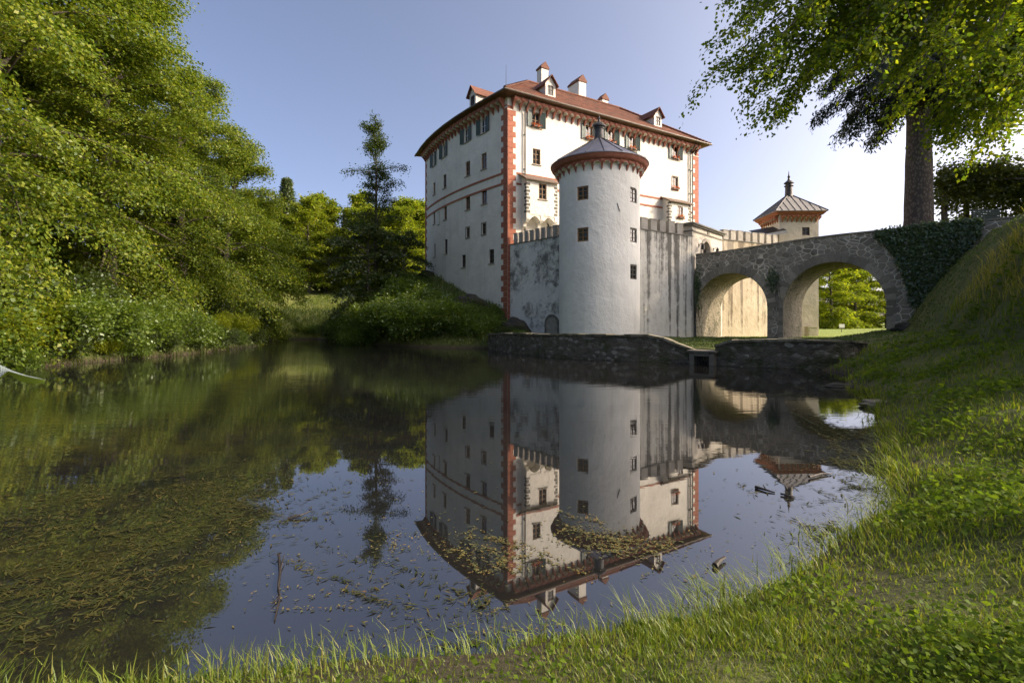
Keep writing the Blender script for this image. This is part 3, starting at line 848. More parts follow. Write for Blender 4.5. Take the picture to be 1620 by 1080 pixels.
# ------------------------------------------------------------------ curtain walls
def wall_run(name, label, p0, p1, zb, zt, mat, nmer, mh=1.0, th=1.0, mer_mat=MERL, skip=(), m0=.3, m1=None, niche=None):
    e, L = unit(p0, p1)
    nn = (e[1], -e[0])                                            # outward = to the right of travel p0->p1
    root = thing(name, label, 'castle wall', ((p0[0] + p1[0]) / 2, (p0[1] + p1[1]) / 2, zb))
    mp = lambda u, o: (p0[0] + e[0] * u + nn[0] * o, p0[1] + e[1] * u + nn[1] * o)
    mb = MB()
    P = lambda u, o, z: (*mp(u, o), z)
    K = max(2, int(L / 1.2))
    for i in range(K):
        a, b = L * i / K, L * (i + 1) / K
        mb.quad(P(a, 0, zb), P(b, 0, zb), P(b, 0, zt), P(a, 0, zt)); mb.quad(P(a, -th, zb), P(b, -th, zb), P(b, -th, zt), P(a, -th, zt))
        mb.quad(P(a, 0, zt), P(b, 0, zt), P(b, -th, zt), P(a, -th, zt))
    for u in (0, L): mb.quad(P(u, 0, zb), P(u, -th, zb), P(u, -th, zt), P(u, 0, zt))
    mb.build('wall', mat, root)
    c = MB(); c.box(P(L / 2, -th / 2, zt + .04), (vmul((*e, 0), L / 2), (0, 0, .045), vmul((*nn, 0), th / 2 + .06))); c.build('coping', DSTONE, root)
    m1 = m1 or L - .3
    pit = (m1 - m0) / nmer
    for k in range(nmer):
        if k in skip: continue
        u = m0 + pit * (k + .5); w = pit * .66
        m_ = MB(); h = mh * random.uniform(.95, 1.03)
        m_.box(P(u, -th * .3, zt + .08 + h / 2), (vmul((*e, 0), w / 2), (0, 0, h / 2), vmul((*nn, 0), th * .2)))
        m_.box(P(u, -th * .3, zt + .08 + h + .03), (vmul((*e, 0), w / 2 + .04), (0, 0, .03), vmul((*nn, 0), th * .2 + .03)))
        m_.build('merlon', mer_mat, root)
    return root, mp
W1, mp1 = wall_run('curtain_wall', 'mottled black stained wall between the castle corner and the round tower', (A[0] + .25, A[1] + .05), (4.75, 44.5), 0.4, 9.85, STAIN, 9)
# arched niche at the foot of the stained wall
e, L = unit((A[0] + .25, A[1] + .05), (4.75, 44.5))
def niche(root, mp, u, zb, w, h):
    P = lambda a, o, z: (*mp(a, o), z)
    arc = [(-w / 2, 0), (-w / 2, h - w / 2)] + [(-w / 2 * math.cos(PI * k / 10), h - w / 2 + w / 2 * math.sin(PI * k / 10)) for k in range(1, 10)] + [(w / 2, h - w / 2), (w / 2, 0)]
    m_ = MB()
    for (a, b) in zip(arc[:-1], arc[1:]):
        k = 1.28
        m_.add([P(u + a[0], .06, zb + a[1]), P(u + b[0], .06, zb + b[1]), P(u + b[0] * k, .06, zb + (b[1] * 1.1)), P(u + a[0] * k, .06, zb + a[1] * 1.1),
                P(u + a[0], .003, zb + a[1]), P(u + b[0], .003, zb + b[1]), P(u + b[0] * k, .003, zb + b[1] * 1.1), P(u + a[0] * k, .003, zb + a[1] * 1.1)],
               [(0, 1, 2, 3), (0, 4, 5, 1), (3, 2, 6, 7)])
    m_.build('niche_surround', DSTONE, root)
    f_ = MB(); f_.add([P(u + a[0], .012, zb + a[1]) for a in arc], [tuple(range(len(arc)))]); f_.build('niche_panel', STONE, root)
ray = (873 - 810) / F
u_n = (ray * (A[1] + .05) - (A[0] + .25)) / (e[0] - ray * e[1])
niche(W1, mp1, u_n, .8, 1.35, 1.95)
G0 = (16.4, 46.0)
W2, mp2 = wall_run('curtain_wall', 'pale wall with long dark run-down streaks between the round tower and the gatehouse', (9.7, 41.75), G0, 0.4, 10.0, STREAK, 6, skip=(), m0=.2, m1=7.0, th=1.1)
mb = MB(); e2, L2 = unit((9.7, 41.75), G0)
k = (1072 - 810) / F; u = (k * 41.75 - 9.7) / (e2[0] - k * e2[1]); p = mp2(u, 0); zz = CAMZ + (HY - 396) / F * p[1]
mb.box((*mp2(u, -.0), zz), (vmul((*e2, 0), .16), (0, 0, .75), vmul((e2[1], -e2[0], 0), .012))); mb.build('slit_panel', DSTONE, W2)
Q = (.679, .734); Pn = (.734, -.679)
G1 = (G0[0] + Q[0] * 7.3, G0[1] + Q[1] * 7.3)
W3e = (29.35, 55.4)
W3, mp3 = wall_run('curtain_wall', 'sunlit warm stained wall with grey battlements behind the bridge', G1, W3e, 0.3, 10.6, OLDW, 8, m0=.1, m1=8.9)
# ------------------------------------------------------------------ gatehouse
gate = thing('gatehouse', 'small grey gatehouse with arched dark door at the inner end of the stone bridge', 'gatehouse', (*G0, .5))
GD = 2.0
gq = lambda a, o, z: (G0[0] + Q[0] * a + Pn[0] * o, G0[1] + Q[1] * a + Pn[1] * o, z)
du, dw, dz0, dz1 = 3.15, 1.9, 7.1, 9.9
mb = MB()
arc = [(-dw / 2, dz0), (-dw / 2, dz1 - dw / 2)] + [(-dw / 2 * math.cos(PI * k / 12), dz1 - dw / 2 + dw / 2 * math.sin(PI * k / 12)) for k in range(1, 12)] + [(dw / 2, dz1 - dw / 2), (dw / 2, dz0)]
GT = 11.0
mb.quad(gq(0, 0, .5), gq(7.3, 0, .5), gq(7.3, 0, dz0), gq(0, 0, dz0))
mb.quad(gq(0, 0, dz0), gq(du - dw / 2, 0, dz0), gq(du - dw / 2, 0, GT), gq(0, 0, GT)); mb.quad(gq(du + dw / 2, 0, dz0), gq(7.3, 0, dz0), gq(7.3, 0, GT), gq(du + dw / 2, 0, GT))
for (a, b) in zip(arc[1:-1], arc[2:-1]): mb.quad(gq(du + a[0], 0, a[1]), gq(du + b[0], 0, b[1]), gq(du + b[0], 0, GT), gq(du + a[0], 0, GT))
for (a, b) in zip(arc[:-1], arc[1:]): mb.quad(gq(du + a[0], 0, a[1]), gq(du + b[0], 0, b[1]), gq(du + b[0], -.5, b[1]), gq(du + a[0], -.5, a[1]))
for (a0, a1) in ((0, 0), (7.3, 7.3)): mb.quad(gq(a0, 0, .5), gq(a0, -GD, .5), gq(a0, -GD, GT), gq(a0, 0, GT))
mb.quad(gq(0, -GD, .5), gq(7.3, -GD, .5), gq(7.3, -GD, GT), gq(0, -GD, GT)); mb.quad(gq(0, 0, GT), gq(7.3, 0, GT), gq(7.3, -GD, GT), gq(0, -GD, GT))
mb.build('wall', plaster('gate_plaster', (.56, .52, .45), (.33, .31, .26), .8), gate)
mb = MB()
mb.box(gq(3.65, -GD / 2, GT - .45), (vmul((*Q, 0), 3.72), (0, 0, .07), vmul((*Pn, 0), GD / 2 + .07)))
mb.box(gq(3.65, -GD / 2, GT + .06), (vmul((*Q, 0), 3.85), (0, 0, .07), vmul((*Pn, 0), GD / 2 + .2)))
mb.box(gq(3.65, -GD / 2, GT + .18), (vmul((*Q, 0), 4.0), (0, 0, .05), vmul((*Pn, 0), GD / 2 + .34)))
mb.box(gq(3.65, -GD / 2, GT + .3), (vmul((*Q, 0), 3.6), (0, 0, .07), vmul((*Pn, 0), GD / 2 + .1)))
mb.box(gq(3.65, .03, GT - .2), (vmul((*Q, 0), .22), (0, 0, .18), vmul((*Pn, 0), .03)))
mb.build('cornice', DSTONE, gate)
mb = MB()
for (a, b) in zip(arc[:-1], arc[1:]):
    def ex(p): return (p[0] * 1.32, p[1] if p[1] <= dz1 - dw / 2 else dz1 - dw / 2 + (p[1] - dz1 + dw / 2) * 1.32)
    A2, B2 = ex(a), ex(b)
    mb.add([gq(du + a[0], .07, a[1]), gq(du + b[0], .07, b[1]), gq(du + B2[0], .07, B2[1]), gq(du + A2[0], .07, A2[1]), gq(du + a[0], 0.002, a[1]), gq(du + b[0], 0.002, b[1]), gq(du + B2[0], 0.002, B2[1]), gq(du + A2[0], 0.002, A2[1])],
           [(0, 1, 2, 3), (0, 4, 5, 1), (2, 6, 7, 3)])
mb.build('door_surround', STONE, gate)
mb = MB(); mb.add([gq(du + a[0], -.4, a[1]) for a in arc], [tuple(range(len(arc)))])
for k in range(-3, 4): mb.box(gq(du + k * .26, -.39, dz0 + 1.0), (vmul((*Q, 0), .012), (0, 0, 1.0), vmul((*Pn, 0), .012)))
dr = mb.build('door', DOORW, gate)
mb = MB(); mb.box(gq(du - .28, -.36, 8.75), (vmul((*Q, 0), .14), (0, 0, .2), vmul((*Pn, 0), .015))); mb.build('notice', WWOOD, dr)
for a in (du - 1.75, du + 1.75):
    mb = MB(); z = 9.25
    mb.tube([gq(a, 0, z + .1), gq(a, .25, z + .25), gq(a, .42, z + .2)], .025, 6)
    mb.box(gq(a, .42, z - .12), (vmul((*Q, 0), .11), (0, 0, .18), vmul((*Pn, 0), .11))); mb.lathe(gq(a, .42, z + .06), [(.17, 0), (.05, .14), (.02, .2)], 8)
    mb.box(gq(a, .02, z + .1), (vmul((*Q, 0), .06), (0, 0, .16), vmul((*Pn, 0), .02)))
    mb.build('lantern', IRON, gate)

# ------------------------------------------------------------------ square tower
S0 = np.array((29.6, 56.0)); sx = np.array((.9997, -.026)); sy = np.array((.026, .9997)); SW = 4.3
sqt = thing('square_tower', 'square pale tower with low pyramid metal roof and orange frieze beyond the bridge', 'tower', (S0[0] + 2, S0[1] + 2, .6))
spt = lambda a, b, z: (*(S0 + sx * a + sy * b), z)
ZT = 13.85
mb = MB()
u0 = (1275 - 810) / F; ua = (u0 * S0[1] - S0[0]) / (sx[0] - u0 * sx[1]); zw = CAMZ + (HY - 366) / F * 56
hole = (ua - .42, ua + .42, zw - .45, zw + .45)
wall_panel(mb, lambda u, o: tuple(S0 + sx * u - sy * o), [0, SW / 2, SW], .5, ZT + .3, [hole], .22, zcuts=[4, 8])
mb.quad(spt(0, 0, .5), spt(0, SW, .5), spt(0, SW, ZT + .3), spt(0, 0, ZT + .3)); mb.quad(spt(SW, 0, .5), spt(SW, SW, .5), spt(SW, SW, ZT + .3), spt(SW, 0, ZT + .3)); mb.quad(spt(0, SW, .5), spt(SW, SW, .5), spt(SW, SW, ZT + .3), spt(0, SW, ZT + .3))
mb.build('wall', SQW, sqt)
pw = S0 + sx * ua
make_window(sqt, (pw[0], pw[1], zw), tuple(sx), tuple(-sy), .82, .88, frame=DWOOD, bars=(1, 1), recess=.12, sill=False)
mb = MB()
frieze(mb, lambda u, o: tuple(S0 + sx * u - sy * o), .05, SW - .05, ZT + .2, 8, drop=.8, out=.42, wid=.26, band=.2)
frieze(mb, lambda u, o: tuple(S0 + sy * (SW - u) - sx * o), .05, SW - .05, ZT + .2, 8, drop=.8, out=.42, wid=.26, band=.2)
frieze(mb, lambda u, o: tuple(S0 + sx * (SW + o) + sy * u), .05, SW - .05, ZT + .2, 8, drop=.8, out=.42, wid=.26, band=.2)
mb.build('corbel_frieze', [ORANGE, SQW], sqt)
mb = MB(); cc = S0 + sx * SW / 2 + sy * SW / 2
def sq_ring(e, z): return [spt(-e, -e, z), spt(SW + e, -e, z), spt(SW + e, SW + e, z), spt(-e, SW + e, z)]
r0, r1, r2 = sq_ring(.3, ZT + .2), sq_ring(.52, ZT + .42), sq_ring(.56, ZT + .58)
for (p, q_) in ((r0, r1), (r1, r2)):
    for i in range(4): mb.quad(p[i], p[(i + 1) % 4], q_[(i + 1) % 4], q_[i])
mb.build('eave_band', ORANGE, sqt)
SZ = simple('grey_brown_sheet_metal', (.2, .19, .175), (.3, .285, .26), .9, .5, .05, Metallic=.3)
mb = MB(); r3 = sq_ring(.68, ZT + .6); apex = (cc[0], cc[1], 16.95)
for i in range(4): mb.add([r3[i], r3[(i + 1) % 4], apex], [(0, 1, 2)])
for i in range(4): mb.quad(r3[i], r3[(i + 1) % 4], vadd(r3[(i + 1) % 4], (0, 0, -.06)), vadd(r3[i], (0, 0, -.06)))
mb.build('roof', SZ, sqt)
mb = MB()
for i in range(4):
    a, b = r3[i], r3[(i + 1) % 4]
    mb.tube([vadd(a, (0, 0, .03)), vadd(apex, (0, 0, .03))], .05, 5)
    for k in range(1, 8):
        t_ = k / 8; p = vadd(vmul(a, 1 - t_), vmul(b, t_), (0, 0, .03))
        m_ = vadd(vmul(vadd(vmul(a, .5), vmul(b, .5)), 1), (0, 0, 0))
        s_ = 1 - abs(2 * t_ - 1); up = vadd(vmul(apex, 1), vmul(m_, -1))
        mb.tube([p, vadd(p, vmul(up, s_))], .03, 5)
mb.build('roof_seams', METAL, sqt)
mb = MB(); mb.lathe((cc[0], cc[1], 0), [(.48, 16.6), (.42, 16.8), (.38, 17.75), (.5, 17.8), (.5, 17.88), (.38, 17.92), (.37, 18.1), (.54, 18.15), (.5, 18.23), (.18, 18.5), (.1, 18.75), (.16, 18.9), (.08, 19.05), (.02, 19.6)], 16)
mb.build('roof_cowl', METAL, sqt)
mb = MB(); x, y, z = at(1283, 528, 55.2); mb.box((x, y, .95), ((.5, 0, 0), (0, .35, 0), (0, 0, .75))); mb.box((x, y, 1.72), ((.55, 0, 0), (0, .4, 0), (0, 0, .04))); mb.box((x, y - .36, .95), ((.38, 0, 0), (0, .012, 0), (0, 0, .6)))
tag(mb.build('utility_box', SQW, loc=(x, y, .6)), 'small pale box standing at the foot of the square tower', 'utility box')
# lean-to with white fascia between the battlements and the square tower
lean = thing('lean_to', 'low white lean-to roof tucked against the square tower behind the battlements', 'lean-to', (28.3, 57.0, 10))
mb = MB(); la, lb = at(1199, 372, 57.2), at(1239, 364, 55.8)
mb.box(((la[0] + lb[0]) / 2, (la[1] + lb[1]) / 2 + .6, 10.6), ((abs(lb[0] - la[0]) / 2, -.7 * .5, 0), (.05, .5, 0), (0, 0, 1.3))); mb.build('wall', WHITE, lean)
mb = MB(); mb.add([(la[0] - .4, la[1] - .6, la[2] - .15), (lb[0] + .1, lb[1] - .6, lb[2] - .1), (lb[0] + .1, lb[1] + 1.4, lb[2] + .75), (la[0] - .4, la[1] + 1.4, la[2] + .75)], [(0, 1, 2, 3)])
mb.add([(la[0] - .4, la[1] - .6, la[2] - .15), (lb[0] + .1, lb[1] - .6, lb[2] - .1), (lb[0] + .1, lb[1] - .6, lb[2] - .45), (la[0] - .4, la[1] - .6, la[2] - .5)], [(0, 1, 2, 3)], 1)
mb.build('roof', [METAL, WWOOD], lean)
# ------------------------------------------------------------------ stone bridge
BR0 = (16.75, 46.1); BD = (.735, -.678); BN = (.678, .735)         # start, direction, inward (away from the pond)
BW, BL = 6.0, 21.0
MAS = masonry('bridge_rubble', [(.22, .195, .15), (.36, .32, .25), (.28, .25, .195), (.46, .42, .34)], (.72, .66, .54), 2.15, 1.35, mwidth=.05)
VAULT = masonry('vault_rubble', [(.24, .21, .15), (.36, .315, .23), (.3, .26, .19)], (.5, .45, .36), 2.6, 1.2, moss=(.07, .075, .03), mamt=.6)
t = NT('arch_stone')
c_ = t.ramp(t.island(), [(0, (.21, .19, .148)), (.5, (.32, .285, .225)), (1, (.44, .395, .315))])
c_ = t.mix(t.math('MULTIPLY', t.noise(5, 6, .7), .6), c_, (.05, .045, .037))
VOUS = t.done(t.bsdf(c_, .9, t.bump(t.noise(9, 5, .65), .8, .04)))
bridge = thing('stone_bridge', 'rubble stone bridge with two round arches leading to the castle gate', 'bridge', (BR0[0], BR0[1], .6))
def bp(t_, w, z): return (BR0[0] + BD[0] * t_ + BN[0] * w, BR0[1] + BD[1] * t_ + BN[1] * w, z)
def btop(t_): return 8.32 + .5 * ss(t_ / 12.)
ARC = [(.05, 6.05, 6.5), (7.25, 14.05, 6.85)]                     # t0, t1, crown height
def soffit(t_):
    for (a, b, zc) in ARC:
        if a <= t_ <= b:
            r = (b - a) / 2; x = (t_ - (a + b) / 2) / r
            return zc - r * 1.02 + r * 1.02 * math.sqrt(max(0, 1 - x * x))
    return None
ts = sorted(set([0, BL] + [a + (b - a) * (1 - math.cos(PI * k / 28)) / 2 for a, b, _ in ARC for k in range(29)] + [14.05 + (BL - 14.05) * k / 8 for k in range(9)]))
mb = MB()
GB = .2
def low(t_, mid):
    s_ = soffit(mid)
    return GB if s_ is None else soffit(min(max(t_, [a for a, b, _ in ARC if a <= mid <= b][0]), [b for a, b, _ in ARC if a <= mid <= b][0]))
PW = .4
for a, b in zip(ts[:-1], ts[1:]):
    mid = (a + b) / 2; la, lb = low(a, mid), low(b, mid)
    ta, tb = btop(a), btop(b); dk = 1.05
    for w in (0, BW): mb.quad(bp(a, w, la), bp(b, w, lb), bp(b, w, tb), bp(a, w, ta))
    mb.quad(bp(a, PW, ta), bp(b, PW, tb), bp(b, PW, tb - dk), bp(a, PW, ta - dk)); mb.quad(bp(a, BW - PW, ta), bp(b, BW - PW, tb), bp(b, BW - PW, tb - dk), bp(a, BW - PW, ta - dk))
    mb.quad(bp(a, PW, ta - dk), bp(b, PW, tb - dk), bp(b, BW - PW, tb - dk), bp(a, BW - PW, ta - dk))
    if soffit(mid) is not None: mb.quad(bp(a, 0, la), bp(b, 0, lb), bp(b, BW, lb), bp(a, BW, la), 1)
for (a, b, zc) in ARC:
    zs = zc - (b - a) / 2 * 1.02
    for t_ in (a, b): mb.quad(bp(t_, 0, GB), bp(t_, BW, GB), bp(t_, BW, zs), bp(t_, 0, zs), 1)
mb.quad(bp(BL, 0, GB), bp(BL, BW, GB), bp(BL, BW, btop(BL)), bp(BL, 0, btop(BL)))
mb.build('bridge_body', [MAS, VAULT], bridge)
rb = random.Random(3)
for (a, b, zc) in ARC:
    r = (b - a) / 2; zs = zc - r * 1.02; tc = (a + b) / 2; mb = MB()
    n = 27
    edges = [PI * k / n for k in range(n + 1)]
    for k in range(n):
        a0, a1 = edges[k] + .006, edges[k + 1] - .006
        th = rb.uniform(.5, .78); o = rb.uniform(.02, .05)
        pts = []
        for (aa, rr) in ((a0, r + .01), (a1, r + .01), (a1, r + th), (a0, r + th)):
            x = tc - rr * math.cos(aa); z = zs + rr * 1.02 * math.sin(aa)
            if k > n // 2: x = min(x, b + th)
            pts.append(bp(max(x, .02) if a < 1 else x, -o, z))
        mb.prism(pts, vmul((*BN, 0), o - .003))
    # jamb stones below the springing
    for side, tj in ((-1, a), (1, b)):
        if side == -1 and a < 1: continue
        z = .5
        while z < zs - .05:
            hb = min(rb.uniform(.26, .42), zs - z); wv = rb.uniform(.4, .75) if not (7 > tj > 5 or 8 > tj > 7) else rb.uniform(.3, .5)
            o = rb.uniform(.015, .04)
            t0, t1 = (tj + .012, tj + wv) if side == 1 else (tj - wv, tj - .012)
            mb.prism([bp(t0, -o, z + .012), bp(t1, -o, z + .012), bp(t1, -o, z + hb - .012), bp(t0, -o, z + hb - .012)], vmul((*BN, 0), o - .003))
            z += hb
    mb.build('arch_ring', VOUS, bridge)
for w in (PW / 2 - .02, BW - PW / 2 + .02):
    mb = MB(); t_ = 0
    while t_ < BL - .1:
        l = min(rb.uniform(.8, 1.3), BL - t_)
        a, b = t_ + .008, t_ + l - .008
        za, zb = btop(a), btop(b)
        q_ = [bp(a, w - PW / 2 - .06, za + .003), bp(b, w - PW / 2 - .06, zb + .003), bp(b, w + PW / 2 + .06, zb + .003), bp(a, w + PW / 2 + .06, za + .003)]
        mb.prism(q_, (0, 0, .12)); t_ += l
    mb.build('coping', VOUS, bridge)
# drain spouts
for t_ in (2.0, 9.4, 15.2):
    z = btop(t_) - 1.05
    mb = MB(); mb.box(bp(t_, -.12, z), (vmul((*BD, 0), .09), vmul((*BN, 0), .16), (0, 0, .11)))
    mb.build('spout', DSTONE, bridge)
# ------------------------------------------------------------------ pond walls
PMAS = masonry('pond_wall_rubble', [(.11, .095, .072), (.18, .155, .12), (.13, .112, .085), (.45, .42, .35)], (.14, .125, .095), 3.6, 1.7, moss=(.045, .055, .014), mamt=.75, mwidth=.05)
t = NT('pond_wall_cap')
c_ = t.ramp(t.island(), [(0, (.15, .135, .1)), (1, (.3, .27, .2))]); c_ = t.mix(t.ramp(t.noise(1.7, 6, .7), [(.45, 0.), (.6, .8)]), c_, (.045, .05, .015))
PCAP = t.done(t.bsdf(c_, .95, t.bump(t.noise(8, 5, .7), .9, .05)))
def smooth_path(pts, step=.35):
    P = np.array(pts, float); out = []
    n = len(P)
    for i in range(n - 1):
        p0, p1, p2, p3 = P[max(i - 1, 0)], P[i], P[i + 1], P[min(i + 2, n - 1)]
        k = max(2, int(np.linalg.norm(p2 - p1) / step))
        for j in range(k):
            s_ = j / k
            out.append(.5 * (2 * p1 + (p2 - p0) * s_ + (2 * p0 - 5 * p1 + 4 * p2 - p3) * s_ ** 2 + (3 * p1 - p0 - 3 * p2 + p3) * s_ ** 3))
    out.append(P[-1]); return np.array(out)
def pond_wall(label, pts, tops, th=.75, seed=1):
    path = smooth_path(pts); n = len(path)
    top = np.interp(np.linspace(0, 1, n), [k[0] for k in tops], [k[1] for k in tops])
    T = np.gradient(path, axis=0); T /= np.linalg.norm(T, axis=1)[:, None]
    N = np.stack([T[:, 1], -T[:, 0]], 1)                          # toward the water
    rnd = np.random.default_rng(seed)
    root = thing('pond_wall', label, 'stone wall', (float(path[n // 2][0]), float(path[n // 2][1]), 0))
    mb = MB(); H = 7
    grid = []
    for i in range(n):
        row = []
        for j in range(H + 1):
            z = -.5 + (top[i] + .5) * j / H
            o = .22 - .05 * j / H + rnd.uniform(-.035, .035)
            row.append((path[i][0] + N[i][0] * o, path[i][1] + N[i][1] * o, z))
        grid.append(row)
    for i in range(n - 1):
        for j in range(H): mb.quad(grid[i][j], grid[i + 1][j], grid[i + 1][j + 1], grid[i][j + 1])
    for i in range(n - 1):
        a = (path[i][0] - N[i][0] * th, path[i][1] - N[i][1] * th); b = (path[i + 1][0] - N[i + 1][0] * th, path[i + 1][1] - N[i + 1][1] * th)
        mb.quad((*a, -.3), (*b, -.3), (*b, top[i + 1]), (*a, top[i]))
    for i in (0, n - 1):
        a = (path[i][0] - N[i][0] * th, path[i][1] - N[i][1] * th)
        mb.quad(grid[i][0], grid[i][-1], (*a, top[i]), (*a, -.5))
    mb.build('wall', PMAS, root)
    c = MB(); i = 0
    while i < n - 1:
        k = min(n - 1, i + int(rnd.integers(2, 4)))
        h = .1 + rnd.uniform(-.03, .05); q_ = []
        for m_, o in ((i, .27), (k, .27), (k, -th - .05), (i, -th - .05)):
            e = .985 if m_ == k else 1.0
            q_.append((path[m_][0] + N[m_][0] * (o + rnd.uniform(-.04, .04)), path[m_][1] + N[m_][1] * o, top[m_] + .002 + rnd.uniform(0, .02)))
        c.prism(q_, (0, 0, h)); i = k
    c.build('coping', PCAP, root)
    return root
pond_wall('low dark mossy stone wall at the water below the round tower', [(-1.9, 43.2), (-.6, 38.8), (1.2, 34.6), (3.6, 31.4), (6.5, 29.0), (9.0, 27.75), (9.9, 27.3)],
          [(0, 1.1), (.25, 1.3), (.55, 1.35), (.9, 1.38), (.95, 1.1), (1, .62)], seed=2)
pond_wall('low mossy stone wall at the water in front of the bridge arches', [(10.6, 26.2), (11.2, 25.6), (12.6, 24.7), (14.2, 23.9), (15.4, 23.6), (16.6, 23.9)],
          [(0, .9), (.08, 1.2), (.5, 1.27), (.8, 1.3), (1, 1.2)], seed=5)
# sluice box
CONC = simple('grey_brown_concrete', (.13, .115, .09), (.21, .19, .15), 3, .9, .4)
sl = thing('sluice_box', 'small square concrete outlet box with dark grille between the two pond walls', 'sluice', (10.1, 26.4, 0))
d_ = vnorm((.72, -.69, 0)); nn_ = (d_[1], -d_[0], 0)
mb = MB(); c0 = (10.15, 26.55, .1)
for s in (-1, 1): mb.box(vadd(c0, vmul(d_, s * .52)), (vmul(d_, .12), vmul(nn_, .5), (0, 0, .5)))
mb.box(vadd(c0, (0, 0, .45)), (vmul(d_, .395), vmul(nn_, .5), (0, 0, .1))); mb.box(vadd(c0, (0, 0, .6)), (vmul(d_, .75), vmul(nn_, .6), (0, 0, .045)))
mb.box(vadd(c0, vmul(nn_, -.4)), (vmul(d_, .395), vmul(nn_, .05), (0, 0, .3)))
mb.build('box_wall', CONC, sl)
mb = MB()
for k in range(-2, 3): mb.box(vadd(c0, vmul(d_, k * .15), vmul(nn_, .38), (0, 0, -.05)), (vmul(d_, .015), vmul(nn_, .015), (0, 0, .4)))
mb.build('grille', IRON, sl)
# ------------------------------------------------------------------ foliage
L_BEECH = leafmat('beech_leaves', [(.05, .09, .011), (.1, .148, .014), (.16, .2, .018), (.225, .235, .025)], .4, .04)
L_OVER = leafmat('overhanging_leaves', [(.055, .10, .012), (.10, .155, .014), (.155, .2, .015), (.21, .225, .018)], .6, spec=.04, tcol=(2.0, 2.0, .8))
L_WOOD = leafmat('wood_leaves', [(.085, .135, .013), (.155, .205, .017), (.225, .255, .022), (.28, .265, .03)], .5, .04)
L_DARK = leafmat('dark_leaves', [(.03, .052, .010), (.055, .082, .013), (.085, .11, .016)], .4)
L_SHRUB = leafmat('shrub_leaves', [(.07, .12, .014), (.115, .175, .018), (.17, .22, .024)], .45)
L_YELL = leafmat('yellow_green_leaves', [(.13, .18, .013), (.21, .25, .017), (.28, .28, .022)], .5, .04)
L_IVY = leafmat('ivy_leaves', [(.03, .06, .010), (.055, .095, .014), (.09, .13, .02)], .25, .2)
L_NEED = leafmat('spruce_needles', [(.018, .026, .013), (.03, .04, .018), (.045, .052, .022)], .2)
L_HEDGE = leafmat('arbour_leaves', [(.05, .07, .010), (.085, .105, .013), (.13, .13, .018)], .45)
t = NT('bark'); tv = t.coord((1, 1, .25))
M_BARK = t.done(t.bsdf(t.ramp(t.noise(5, 6, .7, tv), [(.3, (.045, .037, .028)), (.7, (.13, .11, .085))]), .95, t.bump(t.noise(9, 6, .7, tv), 1, .05)))
t = NT('spruce_bark'); tv = t.coord((1, 1, .6))
vo = t.n('ShaderNodeTexVoronoi'); vo.inputs['Scale'].default_value = 7; t.t.links.new(tv, vo.inputs['Vector'])
M_SBARK = t.done(t.bsdf(t.mix(t.math('MULTIPLY', t.noise(2, 6, .7), .6), t.ramp(vo.outputs['Distance'], [(.1, (.2, .165, .13)), (.6, (.06, .048, .038))]), (.05, .042, .034)), .95, t.bump(vo.outputs['Distance'], -1, .06)))

def leaves(cent, axis, rng, k, spread, size, flat=.35, droop=.0, elong=1.0, tilt=.5):
    """cent (n,3) spray centres, axis (n,3) spray directions -> k leaves each, as folded diamonds"""
    n = len(cent)
    ax = axis / (np.linalg.norm(axis, axis=1)[:, None] + 1e-9)
    h = np.cross(ax, [0, 0, 1.]); h /= np.linalg.norm(h, axis=1)[:, None] + 1e-6
    up = np.cross(h, ax)
    c = np.repeat(cent, k, 0); A_ = np.repeat(ax, k, 0); H_ = np.repeat(h, k, 0); U_ = np.repeat(up, k, 0)
    m = n * k
    a, b, d = rng.normal(0, 1, m) * spread, rng.normal(0, 1, m) * spread * .75, rng.normal(0, 1, m) * spread * flat
    P = c + A_ * a[:, None] + H_ * b[:, None] + U_ * d[:, None]
    P[:, 2] -= droop * (a * a + b * b) / max(spread, 1e-3)
    th = rng.normal(0, .9, m) + np.sign(b) * .6
    D = A_ * np.cos(th)[:, None] + H_ * np.sin(th)[:, None] + U_ * rng.normal(-.15, .3, m)[:, None]
    D /= np.linalg.norm(D, axis=1)[:, None]
    Nn = U_ + rng.normal(0, tilt, (m, 3)); S = np.cross(D, Nn); S /= np.linalg.norm(S, axis=1)[:, None] + 1e-6
    Nn = np.cross(S, D)
    L = size * rng.uniform(.5, 1.4, m)[:, None]; W = L * .36 / elong
    V = np.stack([P, P + D * L * .45 + S * W + Nn * L * .06, P + D * L, P + D * L * .45 - S * W + Nn * L * .06], 1)
    return V.reshape(-1, 3)
def quads(nv): return np.arange(nv).reshape(-1, 4)

def limb_curve(p0, az, L, el, droop, rng, n=9, wig=.05):
    s = np.linspace(0, 1, n)
    x = L * s; z = L * (math.tan(el) * s - droop * s * s)
    d = np.array([math.cos(az), math.sin(az)]); pr = np.array([-d[1], d[0]])
    w = np.cumsum(rng.normal(0, wig * L / n, n)); w[0] = 0
    P = np.empty((n, 3)); P[:, :2] = p0[:2] + d * x[:, None] + pr * w[:, None]; P[:, 2] = p0[2] + z + np.cumsum(rng.normal(0, .03 * L / n, n))
    P[0] = p0
    return P
def sample(P, s):
    f = s * (len(P) - 1); i = np.minimum(f.astype(int), len(P) - 2); r = (f - i)[:, None]
    return P[i] * (1 - r) + P[i + 1] * r, P[i + 1] - P[i]

